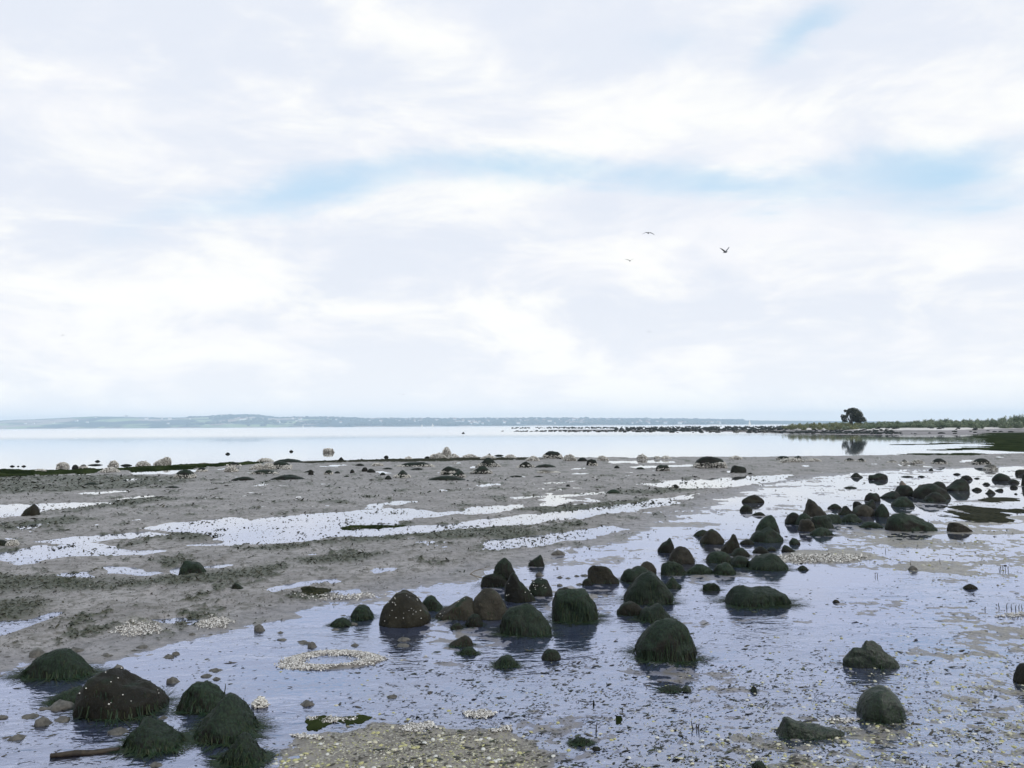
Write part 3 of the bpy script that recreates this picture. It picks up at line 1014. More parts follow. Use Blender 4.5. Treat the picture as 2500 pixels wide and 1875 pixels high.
def sail(pts, th=.06):
    p_ = np.array(pts, float)
    vv = np.concatenate([p_ + [0, th, 0], p_ - [0, th, 0]])
    n_ = len(p_)
    return vv, [np.array([[0, 1, 2], [n_ + 2, n_ + 1, n_]]), np.array([[i_, (i_ + 1) % n_, n_ + (i_ + 1) % n_, n_ + i_] for i_ in range(n_)])]


bm_hull = mesh_np('hull', hullv, hullf, M['white'])
bm_mast = mesh_np('mast', *mast, M['white'])
bm_main = mesh_np('main_sail', *sail([(.4, 0, 2), (-5.5, .3, 2), (.5, 0, 16.5)]), M['white'], False)
bm_jib = mesh_np('jib', *sail([(6, 0, 1.4), (1.0, .3, 1.8), (.8, 0, 14.5)]), M['white'], False)
for u_, D, sc, lab in ((740, 2600, .6, 'tiny white sailing boat below the wooded far hills, leftmost of the boats'), (762, 2700, .5, 'tiny white sailing boat just right of the leftmost boat'),
                       (1030, 2500, .6, 'tiny white sailing boat below the left end of the far town'), (1056, 2450, .75, 'tall white sailing boat below the far town, taller of its pair'),
                       (1829, 1500, .7, 'white sailing boat just above the stony tip of the spit')):
    o = obj('sailing_boat', None, loc=((u_ - CX) / F_PX * D, D, 0), label=lab, cat='boat')
    o.scale = (sc, sc, sc)
    o.rotation_euler.z = random.uniform(.5, 1.0)
    for nm, mm in (('hull', bm_hull), ('mast', bm_mast), ('main_sail', bm_main), ('jib', bm_jib)):
        obj(nm, mm, o)

# ------------------------------------------------------------------ stones
PROF = {
    'dome': [(-1, .15), (-.85, .45), (-.6, .76), (-.3, .94), (0, 1), (.3, .95), (.6, .78), (.85, .46), (1, .15)],
    'low': [(-1, .1), (-.7, .55), (-.3, .9), (.1, 1), (.45, .85), (.8, .45), (1, .1)],
    'block': [(-1, .75), (-.85, .95), (-.4, 1), (.2, .97), (.7, .92), (.9, .75), (1, .4)],
    'peakL': [(-1, .25), (-.75, .65), (-.5, .95), (-.35, 1), (-.1, .82), (.3, .6), (.7, .42), (1, .15)],
    'peakR': [(-1, .12), (-.7, .38), (-.3, .6), (.1, .8), (.35, 1), (.55, .98), (.8, .6), (1, .15)],
    'cone': [(-1, .08), (-.7, .34), (-.4, .66), (-.15, .93), (0, 1), (.15, .95), (.4, .7), (.7, .36), (1, .08)],
    'riseR': [(-1, .08), (-.6, .3), (-.2, .55), (.2, .8), (.55, 1), (.8, .85), (1, .4)],
    'riseL': [(-1, .4), (-.8, .85), (-.55, 1), (-.2, .8), (.2, .55), (.6, .3), (1, .08)],
    'trap': [(-1, .45), (-.9, .88), (-.75, 1), (-.3, .88), (.3, .8), (.6, .62), (.85, .35), (1, .15)],
    'slab': [(-1, .8), (-.9, .96), (-.4, 1), (.1, .97), (.35, .86), (.6, .62), (.85, .38), (1, .12)],
    'log': [(-1, .6), (-.9, .95), (-.7, 1), (-.4, .78), (-.1, .56), (.3, .44), (.7, .3), (1, .05)],
    'two': [(-1, .15), (-.75, .6), (-.5, .78), (-.3, .72), (-.1, .85), (.15, 1), (.4, .9), (.7, .55), (1, .12)],
    'big1': [(-1, .35), (-.87, .52), (-.67, .86), (-.38, 1), (-.15, .9), (.08, .62), (.44, .48), (.84, .3), (1, .1)],
    'big2': [(-1, .25), (-.85, .5), (-.6, .8), (-.3, .94), (.1, 1), (.4, .86), (.7, .62), (.95, .35), (1, .2)],
    'big3': [(-1, .15), (-.85, .4), (-.6, .68), (-.3, .82), (-.05, .89), (.15, .97), (.35, 1), (.6, .9), (.8, .75), (.95, .5), (1, .3)],
    'ridge': [(-1, .3), (-.85, .48), (-.75, .74), (-.5, .78), (-.42, .82), (-.28, 1), (-.1, .98), (.3, .7), (.5, .44), (.75, .25), (1, .05)],
}
ROCKNO = 0
TRI = {len(ico(k_)[0]): ico(k_)[1] for k_ in (2, 3, 4, 5)}


def strands(verts, count, length, width, seed, zmin, spread):
    """weed hanging down the stone and trailing on the water round its foot"""
    rg = np.random.default_rng(seed)
    top = verts[:, 2].max()
    pool_ = verts[(verts[:, 2] > zmin)]
    if len(pool_) == 0:
        return None
    c = pool_[:, :2].mean(0)
    idx = rg.integers(0, len(pool_), count)
    seg = 4
    vs, fs = [], []
    for n_, i_ in enumerate(idx):
        p0 = pool_[i_].copy()
        out = p0[:2] - c
        ln = np.linalg.norm(out) + 1e-6
        out = out / ln + rg.normal(size=2) * np.array([1.0, .45])
        out /= np.linalg.norm(out) + 1e-6
        L = length * rg.uniform(.4, 1.2)
        side = np.array([-out[1], out[0], 0]) * width * rg.uniform(.5, 1.3)
        p_ = p0 + np.array([out[0], out[1], 0.3]) * 0.004
        curl = rg.normal() * 1.1
        for s_ in range(seg + 1):
            f_ = s_ / seg
            q = p_.copy()
            q[2] = max(p0[2] - L * f_ * 0.9, 0.003 + 0.004 * rg.random())
            down = p0[2] - q[2]
            run = max(L * f_ - down, 0) * spread + down * 0.10
            q[0] += out[0] * run + side[0] * curl * f_ * 4
            q[1] += out[1] * run + side[1] * curl * f_ * 4
            ww = side * (1 - .75 * f_)
            vs += [q - ww, q + ww]
        b_ = n_ * (seg + 1) * 2
        for s_ in range(seg):
            k_ = b_ + s_ * 2
            fs.append((k_, k_ + 1, k_ + 3, k_ + 2))
    return np.array(vs), np.array(fs)


def oysters(verts, nrm, count, size, seed, zlo, zhi, allover=False):
    """a crust of pale shells on the stone's flanks"""
    rg = np.random.default_rng(seed)
    ok = (verts[:, 2] > zlo) & (verts[:, 2] < zhi)
    if not allover:
        ok &= verts[:, 1] < np.percentile(verts[:, 1], 75)
    idx = np.nonzero(ok)[0]
    if len(idx) == 0:
        return None
    v0, f0 = ico(1)
    parts_ = []
    tri = TRI[len(verts)]
    tri = tri[ok[tri].all(1)]
    if len(tri) < 4:
        return None
    for i_ in rg.integers(0, len(tri), count):
        b_ = rg.dirichlet((1, 1, 1))
        at_ = b_ @ verts[tri[i_]]
        up_ = nrm[tri[i_][0]]
        s_ = size * rg.uniform(.35, 1.3)
        vv = v0 * np.array([rg.uniform(.7, 1.5), rg.uniform(.6, 1.1), rg.uniform(.5, 1.0)]) * (1 + .35 * rg.normal(size=(len(v0), 1)).clip(-1, 1)) * s_
        parts_.append((vv + at_ + up_ * s_ * .2 + rg.normal(size=3) * s_ * .4, f0))
    return join_np(parts_)


def stone(x0, x1, yt, yb, prof, mat, fringe=0, label=None, gy=None, name='boulder', group=None, crust=0, cat='rock', depth=None):
    """one stone, from its left, right, top and foot in the view; gy: the foot of what carries it"""
    global ROCKNO
    ROCKNO += 1
    seed = 500 + ROCKNO * 7
    rg = np.random.default_rng(seed)
    g = ground(0.5 * (x0 + x1), gy if gy else yb)
    D = g.y
    W = (x1 - x0) / F_PX * D
    H = max((yb - yt), 2) / F_PX * D * 1.03
    lift = ((gy - yb) / F_PX * D) if gy else 0.0
    dp = depth if depth else .3 if prof in ('ridge', 'log') else (rg.uniform(.62, .85) if W < 2.6 * H else rg.uniform(.4, .6))
    DY = max(W * dp, H * .7) * 0.5
    wpx = x1 - x0
    v, f = ico(5 if wpx > 110 else 4 if wpx > 45 else 3 if wpx > 18 else 2)
    nx, ny, nz = v[:, 0], v[:, 1], v[:, 2]
    r = np.sqrt(np.maximum(1 - nx * nx, 1e-9))
    s, c = nz / r, ny / r
    pr = np.array(PROF[prof])
    ph = np.interp(nx, pr[:, 0], pr[:, 1])
    wob = .05 if prof in ('dome', 'low', 'big1', 'big2', 'big3', 'ridge', 'log') else .11
    ph = ph * (1 + wob * noise2(nx * 2.0 + seed, nx * 0 + .37, seed) + .03 * noise2(nx * 5 + seed, nx * 0 + .71, seed + 2))
    if prof in ('dome', 'low', 'big1', 'big2', 'big3', 'two'):
        ph = ph ** .72
    elif prof in ('cone', 'peakL', 'peakR', 'riseL', 'riseR'):
        ph = ph ** .85
    close = r ** 0.2
    z = np.where(s > 0, H * ph * close * np.abs(s) ** 0.62, -0.35 * H * r * np.abs(s))
    yy = DY * r ** 0.6 * np.sign(c) * np.abs(c) ** 0.85 * (1 + 0.12 * noise2(nx * 1.5, nz * 1.5, seed))
    flare = 1 + .10 * np.clip(1 - z / (H * .45), 0, 1)
    P3 = np.stack([nx * W * .5 * (.95 + .5 * (flare - 1)), yy * flare, z], -1)
    # broken faces: shave the stone along a few planes
    sc_ = np.array([W * .5, DY, H])
    Q = P3 / sc_
    soft = prof in ('dome', 'low', 'big1', 'big2', 'big3', 'two')
    for _ in range(2 if soft else 6):
        n_ = rg.normal(size=3)
        n_[2] = abs(n_[2]) * .5
        n_[1] -= .25
        n_ /= np.linalg.norm(n_)
        sup = (Q @ n_).max()
        d_ = sup * (rg.uniform(.86, .95) if soft else rg.uniform(.70, .9))
        over_ = np.maximum(Q @ n_ - d_, 0)
        Q = Q - over_[:, None] * n_ * np.array([.4, 1, .3])
    P3 = Q * sc_
    dd = min(W * .5, H, DY * 2)
    nn_ = v / np.linalg.norm(v, axis=1, keepdims=True)
    coord = P3 / max(dd, 1e-3)
    lump = fbm3(coord * 1.1 + seed, 3, seed) * (.13 if soft else .20) + fbm3(coord * 3.4 + seed, 3, seed + 5) * .075
    lump -= .07 * np.abs(fbm3(coord * 1.5 + seed + 3, 2, seed + 13)) - .015
    if wpx > 110:
        lump += fbm3(coord * 14 + seed, 2, seed + 9) * .022
    P3 = P3 + nn_ * (lump * dd)[:, None]
    me_ = mesh_np(name, P3, f, M[mat])
    shift = DY * .75
    o = obj(name, me_, loc=(g.x * (D + shift) / D, D + shift, lift), label=label, cat=cat, group=group)
    pxm = D / F_PX                      # metres for one pixel of the 2500 frame
    if fringe:
        n_s = int(min(900, 14 * wpx ** 0.75) * fringe)
        st_ = strands(P3, n_s, max(H * .38, 0.04), max(0.0035, pxm * .55), seed, H * .04, 1.0)
        lowv = P3[P3[:, 2] < H * .30]
        s2_ = strands(lowv, int(n_s * .7), W * .36, max(0.004, pxm * .8), seed + 1, -H * .05, 1.0)
        if st_ and s2_:
            st_ = (np.concatenate([st_[0], s2_[0]]), np.concatenate([st_[1], s2_[1] + len(st_[0])]))
        if st_:
            fo = obj('weed_fringe', mesh_np('weed_fringe', *st_, M['weed'], True), o, kind='stuff')
    if crust:
        nb_ = int(np.clip(wpx * 8 * crust, 30, 600))
        oc = oysters(P3, nn_, nb_, max(0.009, pxm * 1.15), seed, -.02 * H, H * (1.1 if crust > 1 else .5), crust > 1)
        if oc:
            obj('oyster_crust', mesh_np('oyster_crust', *oc, M['oyster'], False), o, kind='stuff')
    return o, P3, nn_


# (left, right, top, foot, shape, surface, weed, label)
NEAR = [
 (60, 221, 1596, 1654, 'low', 'g', 1.0, 'low algae draped mound alone at the left edge of the pool'),
 (203, 395, 1653, 1748, 'big1', 'b', .45, 'largest left foreground boulder, brown with a tall rounded hump and low tail'),
 (130, 209, 1681, 1716, 'riseR', 'g', 1.0, 'small weedy stone trailing green strands left of the humped brown boulder'),
 (437, 549, 1685, 1741, 'block', 'g', .7, 'flat topped algae stone right of the humped brown boulder'),
 (475, 636, 1727, 1805, 'cone', 'g', 1.2, 'broad shaggy green mound in front of the flat topped stone'),
 (304, 440, 1776, 1836, 'peakL', 'g', 1.2, 'weed covered heap beside the sodden driftwood stick'),
 (535, 646, 1811, 1868, 'cone', 'g', 1.2, 'lowest weedy mound at the bottom edge beside the shell bank'),
 (925, 1050, 1453, 1527, 'big2', 'b', 0, 'big brown barnacle dotted boulder with a round dome mirrored in the pool'),
 (1022, 1080, 1460, 1489, 'low', 'g', .8, 'green stone tucked behind the right side of the brown dome'),
 (857, 911, 1482, 1512, 'dome', 'g', .6, 'small dark green stone in the pool left of the brown dome'),
 (807, 859, 1512, 1528, 'low', 'g', .6, 'low flat green stone in the pool, left of the brown dome'),
 (1060, 1164, 1463, 1514, 'riseR', 'y', .2, 'grey brown stone sloping up to the right beside the brown dome'),
 (1149, 1242, 1446, 1511, 'dome', 'y', .1, 'smooth round grey brown boulder in the middle of the stone row'),
 (1138, 1180, 1504, 1530, 'dome', 'k', .3, 'small black stone at the foot of the round grey boulder'),
 (1100, 1132, 1524, 1537, 'low', 'k', .2, 'tiny flat black stone in the water before the sloping grey stone'),
 (1097, 1157, 1557, 1579, 'peakR', 'y', .4, 'little grey topped stone standing alone in shallow water below the row'),
 (1122, 1165, 1582, 1598, 'low', 'g', .7, 'small flat green stone trailing weed just below the grey topped one'),
 (1209, 1263, 1605, 1629, 'low', 'g', .9, 'low green weed stone with a frayed right end'),
 (1168, 1243, 1406, 1433, 'block', 'k', .2, 'flat black slab carrying a round green stone'),
 (1230, 1303, 1405, 1469, 'peakL', 'k', .1, 'black pyramid shaped stone with its peak to the left'),
 (1289, 1349, 1417, 1455, 'dome', 'k', 0, 'dark stone streaked with white barnacles behind the black pyramid'),
 (1289, 1331, 1357, 1384, 'peakR', 'k', .2, 'small lone two humped stone behind the row in open shallows'),
 (1350, 1409, 1439, 1480, 'dome', 'b', 0, 'round brown stone peeping from behind the blocky green boulder'),
 (1347, 1463, 1448, 1518, 'block', 'g', 1.2, 'blocky boulder shaggy with hanging bright green algae'),
 (1221, 1342, 1486, 1550, 'big2', 'g', .8, 'big green domed boulder at the front of the row'),
 (1434, 1512, 1379, 1426, 'trap', 'b', .1, 'brown trapezoid stone with a tall squared left shoulder'),
 (1421, 1447, 1414, 1429, 'dome', 'k', .3, 'tiny stone at the left foot of the brown trapezoid'),
 (1516, 1594, 1387, 1421, 'two', 'g', .6, 'wide green stone right of the brown trapezoid'),
 (1558, 1602, 1374, 1400, 'dome', 'y', 0, 'pale rounded stone behind the wide green stone'),
 (1526, 1643, 1410, 1474, 'big2', 'g', .6, 'large brown and green boulder with a weedy tail to the right'),
 (1624, 1660, 1410, 1436, 'cone', 'g', .6, 'small pointed green stone right of the large tailed boulder'),
 (1507, 1573, 1472, 1502, 'low', 'b', .1, 'brown rounded stone in front of the large tailed boulder'),
 (1558, 1637, 1480, 1517, 'two', 'g', 1.0, 'green stone trailing weed right of the brown rounded one'),
 (1554, 1700, 1528, 1612, 'big3', 'g', .9, 'largest front boulder, sleek dark green, leaning to the right, alone in the water'),
 (1322, 1369, 1591, 1611, 'dome', 'k', 0, 'smooth dark oval stone alone in the foreground shallows'),
 (1607, 1649, 1318, 1349, 'peakR', 'k', .1, 'leaning black stone peaked to the right at the left end of the middle cluster'),
 (1634, 1694, 1339, 1376, 'dome', 'y', .2, 'grey rounded boulder in the middle cluster'),
 (1616, 1672, 1376, 1406, 'block', 'g', .6, 'square green stone at the front of the middle cluster'),
 (1675, 1741, 1380, 1401, 'low', 'g', .7, 'low weedy stone right of the square green one'),
 (1725, 1785, 1349, 1374, 'dome', 'g', .5, 'rounded green stone behind the low weedy ones'),
 (1760, 1808, 1309, 1351, 'peakR', 'b', .1, 'tall brown pointed stone in the middle cluster'),
 (1785, 1830, 1339, 1360, 'low', 'k', .3, 'black stone at the right foot of the tall brown point'),
 (1711, 1767, 1298, 1328, 'dome', 'b', .3, 'brown stone mirrored in the still pool at the back of the middle cluster'),
 (1694, 1735, 1296, 1309, 'low', 'k', .2, 'flat dark stone behind the mirrored brown stone'),
 (1741, 1795, 1377, 1403, 'two', 'g', .9, 'shaggy little green stone at the front right of the middle cluster'),
 (1782, 1833, 1360, 1384, 'dome', 'g', .5, 'green stone left of the pale shell patch'),
 (1828, 1920, 1356, 1391, 'two', 'g', .8, 'two humped green stone in front of the pale shell patch'),
 (1714, 1759, 1426, 1442, 'block', 'g', .5, 'small flat topped green stone alone on the wet shell mud'),
 (1766, 1925, 1443, 1480, 'block', 'g', 1.0, 'long low green weed covered stone lying alone like a log'),
 (1811, 1866, 1209, 1227, 'low', 'b', 0, 'brown low stone, rearmost of three in the pool left of the peaked grey boulder'),
 (1806, 1838, 1233, 1249, 'dome', 'k', .1, 'small black dome, middle one of three in the bright pool'),
 (1836, 1868, 1251, 1259, 'low', 'k', .1, 'flat black stone, nearest of three in the bright pool'),
 (1832, 1911, 1292, 1323, 'two', 'g', .4, 'broad green stone carrying a wedge shaped one'),
 (1806, 1841, 1318, 1329, 'low', 'k', .2, 'low black stone left of the broad green carrier'),
 (1838, 1876, 1337, 1352, 'low', 'k', .2, 'low dark stone behind the pale shell patch, left one'),
 (1873, 1895, 1336, 1345, 'low', 'k', .1, 'tiny dark stone behind the pale shell patch, middle one'),
 (1909, 1942, 1333, 1348, 'riseL', 'k', .1, 'small wedge stone behind the pale shell patch, right one'),
 (1927, 1952, 1316, 1329, 'dome', 'g', .2, 'small dark dome standing alone right of the broad green carrier'),
 (1917, 1958, 1254, 1279, 'dome', 'k', .1, 'black rounded stone at the left end of the rear cluster'),
 (1944, 1984, 1256, 1283, 'dome', 'g', .2, 'green rounded stone behind the brown stone with a hole'),
 (1949, 1991, 1269, 1297, 'block', 'y', 0, 'brown angular stone with a round dark hole'),
 (1980, 2033, 1262, 1291, 'block', 'g', .3, 'dark green stone right of the stone with a hole'),
 (1980, 2034, 1289, 1308, 'low', 'g', .6, 'low green stone in front of the stone with a hole'),
 (1963, 2017, 1219, 1262, 'peakL', 'y', 0, 'tall grey peaked boulder rising behind the rear cluster'),
 (2020, 2055, 1231, 1243, 'low', 'k', .1, 'low black stone right of the tall grey peak'),
 (2010, 2056, 1256, 1278, 'block', 'g', .2, 'green stone in the middle of the rear cluster'),
 (2047, 2082, 1235, 1258, 'cone', 'k', .1, 'pointed black stone at the back of the rear cluster'),
 (2053, 2104, 1256, 1275, 'low', 'g', .3, 'low green stone at the front right of the rear cluster'),
 (2082, 2104, 1226, 1244, 'block', 'k', 0, 'small square black stone on the back of the rear cluster'),
 (2104, 2139, 1221, 1242, 'peakR', 'k', 0, 'black stone peaked to the right at the back of the rear cluster'),
 (2080, 2137, 1235, 1260, 'dome', 'y', 0, 'rounded grey stone in the rear cluster left of a green one'),
 (2137, 2170, 1233, 1262, 'dome', 'g', .2, 'bright green rounded stone touching the long dark slab'),
 (2167, 2292, 1258, 1297, 'slab', 'g', .1, 'long dark slab boulder, blunt at the left and tapering right'),
 (2316, 2373, 1278, 1300, 'trap', 'y', 0, 'grey wedge stone alone right of the long slab'),
 (2100, 2154, 1275, 1289, 'low', 'g', .4, 'low green stone left of the long slab foot'),
 (2112, 2148, 1205, 1224, 'block', 'k', .1, 'black block stone behind the green rounded one'),
 (2151, 2197, 1199, 1217, 'riseR', 'k', .1, 'dark stone sloping up to the one with a tan stone on top'),
 (2180, 2229, 1214, 1237, 'dome', 'g', .3, 'green domed stone in the shallows behind the long slab'),
 (2186, 2232, 1185, 1212, 'dome', 'k', .1, 'black domed stone carrying a tan upright stone'),
 (2234, 2312, 1186, 1218, 'big2', 'k', .1, 'biggest black boulder of the far right cluster'),
 (2276, 2310, 1178, 1199, 'block', 'k', 0, 'square black stone behind the biggest far right boulder'),
 (2256, 2308, 1205, 1224, 'low', 'k', .3, 'low black stone in front of the biggest far right boulder'),
 (2303, 2365, 1171, 1198, 'riseR', 'k', .1, 'long black stone rising to the right behind the far right cluster'),
 (2077, 2105, 1155, 1166, 'cone', 'k', 0, 'small peaked stone in bright water, left of a flat topped one'),
 (2121, 2169, 1158, 1171, 'block', 'k', 0, 'flat topped dark stone in the bright water'),
 (2346, 2373, 1161, 1172, 'low', 'k', 0, 'low stone behind the long rising black stone'),
 (2425, 2466, 1158, 1174, 'dome', 'k', .1, 'dark dome in the water near the right edge'),
 (2463, 2487, 1171, 1180, 'dome', 'k', 0, 'smaller dark dome just right of the edge dome'),
 (2466, 2485, 1186, 1192, 'block', 'k', 0, 'small flat topped stone near the right edge'),
 (2373, 2397, 1191, 1198, 'low', 'k', 0, 'small flat stone right of the far right cluster'),
 (2427, 2450, 1192, 1199, 'riseR', 'k', 0, 'small wedge stone near the right edge, beside a little pointed one'),
 (2407, 2428, 1195, 1206, 'cone', 'k', 0, 'little pointed stone right of the far right cluster'),
 (2400, 2416, 1178, 1184, 'low', 'k', 0, 'tiny flat stone above the little pointed one'),
 (2479, 2512, 1147, 1158, 'block', 'k', 0, 'flat dark stone cut by the right edge near the seaweed bed'),
 (2494, 2530, 1158, 1186, 'block', 'k', 0, 'tall dark stone just showing at the right edge'),
 (2267, 2278, 1143, 1150, 'peakR', 'k', 0, 'tiny dark stone in bright water below the pale crusted rocks'),
 (2218, 2240, 1383, 1393, 'low', 'm', 0, 'small mud coloured stone alone on the wet shell mud'),
 (1949, 1972, 1383, 1392, 'low', 'k', .4, 'small black stone right of the two humped green stone'),
 (2352, 2386, 1427, 1438, 'low', 'b', .1, 'flat brown stone lying on the shell mud at right'),
 (2033, 2050, 1465, 1472, 'low', 'y', 0, 'small grey stone on the wet mud below the long low weed stone'),
 (2061, 2206, 1570, 1629, 'ridge', 's', .1, 'ridged dark stone with a flat ledge running out to the right'),
 (2098, 2206, 1693, 1762, 'dome', 's', .1, 'glistening round green boulder in the lower right'),
 (1885, 2062, 1761, 1802, 'log', 's', .05, 'long low tapering dark stone in the lower right foreground'),
 (2481, 2560, 1628, 1674, 'block', 'b', 0, 'brown stone cut by the right edge in the foreground'),
 (55, 96, 1232, 1261, 'peakR', 'b', .1, 'brown fin shaped stone beside the far left puddle'),
 (441, 504, 1368, 1405, 'trap', 'g', .25, 'square green stone alone on the mud at left'),
 (564, 598, 1423, 1443, 'riseL', 'k', .4, 'small black stone with trailing weed on the left mud'),
 (-14, 18, 1319, 1337, 'dome', 'k', .2, 'black stone cut by the left edge beside a pale oyster clump'),
 (1610, 1668, 1679, 1688, 'low', 'g', .3, 'flat weedy strip of stone below the largest front boulder'),
 (1666, 1688, 1677, 1688, 'dome', 's', 0, 'small glistening pebble at the end of the flat weedy strip'),
 (1345, 1380, 1345, 1356, 'low', 'm', 0, 'faint mud coloured stone among the shallows behind the row'),
 (1447, 1452, 1710, 1722, 'low', 'k', 0, 'tiny black pebble in the foreground shallows'),
 (1395, 1440, 1803, 1818, 'low', 'g', .8, 'dark weedy lump low in the foreground between the shell beds'),
 (1836, 1872, 1864, 1880, 'low', 'k', .2, 'dark stone just cut by the bottom edge'),
 (1446, 1466, 1825, 1832, 'block', 'k', 0, 'tiny square black stone near the bottom edge'),
 (1832, 1850, 1675, 1690, 'cone', 'b', .2, 'small brown pebble on the wet mud left of the ridged stone'),
]
for row in NEAR:
    stone(*row)
# stones carried by other stones
stone(1204, 1257, 1368, 1409, 'dome', 'g', .3, 'round green stone perched on a flat black slab', gy=1429)
stone(1843, 1901, 1262, 1300, 'peakR', 'g', .1, 'wedge shaped green stone perched on a broad green one', gy=1318)
stone(2196, 2216, 1174, 1191, 'peakL', 't', 0, 'tan upright stone standing on a black domed stone', gy=1209)
stone(2238, 2260, 1184, 1203, 'dome', 't', 0, 'reddish tan stone leaning on the biggest far right boulder', gy=1214)

# dark disc painting the shade of a round hole on the brown angular stone
for o in list(COL.objects):
    if o.get('label', '').endswith('with a round dark hole'):
        co_ = np.array([v_.co[:] for v_ in o.data.vertices])
        top_ = co_[:, 2].max()
        w_ = co_[:, 0].max()
        d_ = np.hypot(co_[:, 0] - w_ * .45, (co_[:, 2] - top_ * .5) * 1.0) + (co_[:, 1] > 0) * 9
        p_ = co_[d_.argmin()]
        vv_, ff_ = tube([(0, -.004, 0), (0, .004, 0)], [top_ * .17, top_ * .15], 12)
        k_ = obj('hole_shade', mesh_np('hole_shade', vv_, ff_, M['shoot']), o)
        k_.location = p_ + np.array([0, -.004, 0])

# barnacles on the big brown boulders
def barnacles(o, count, seed):
    me0 = o.data
    n = len(me0.vertices)
    co = np.empty(n * 3); me0.vertices.foreach_get('co', co); co = co.reshape(-1, 3)
    nv = np.empty(n * 3); me0.vertices.foreach_get('normal', nv); nv = nv.reshape(-1, 3)
    rg_ = np.random.default_rng(seed)
    ok = np.nonzero((nv[:, 1] < .2) & (co[:, 2] > 0.01))[0]
    v0, f0 = ico(1)
    for i_ in rg_.choice(ok, count):
        s_ = rg_.uniform(.003, .0075)
        k_ = obj('barnacle', mesh_np('barnacle', v0 * s_ * [1, .8, .9], f0, M['oyster'], True), o)
        k_.location = co[i_] + nv[i_] * .002


for o in list(COL.objects):
    lb = o.get('label', '')
    if lb.startswith('big brown barnacle'):
        barnacles(o, 30, 1)
    elif lb.startswith('largest left foreground'):
        barnacles(o, 12, 2)
    elif lb.startswith('dark stone streaked with white'):
        barnacles(o, 16, 3)
    elif lb.startswith('black pyramid'):
        barnacles(o, 7, 4)
    elif lb.startswith('grey brown stone sloping'):
        barnacles(o, 7, 5)

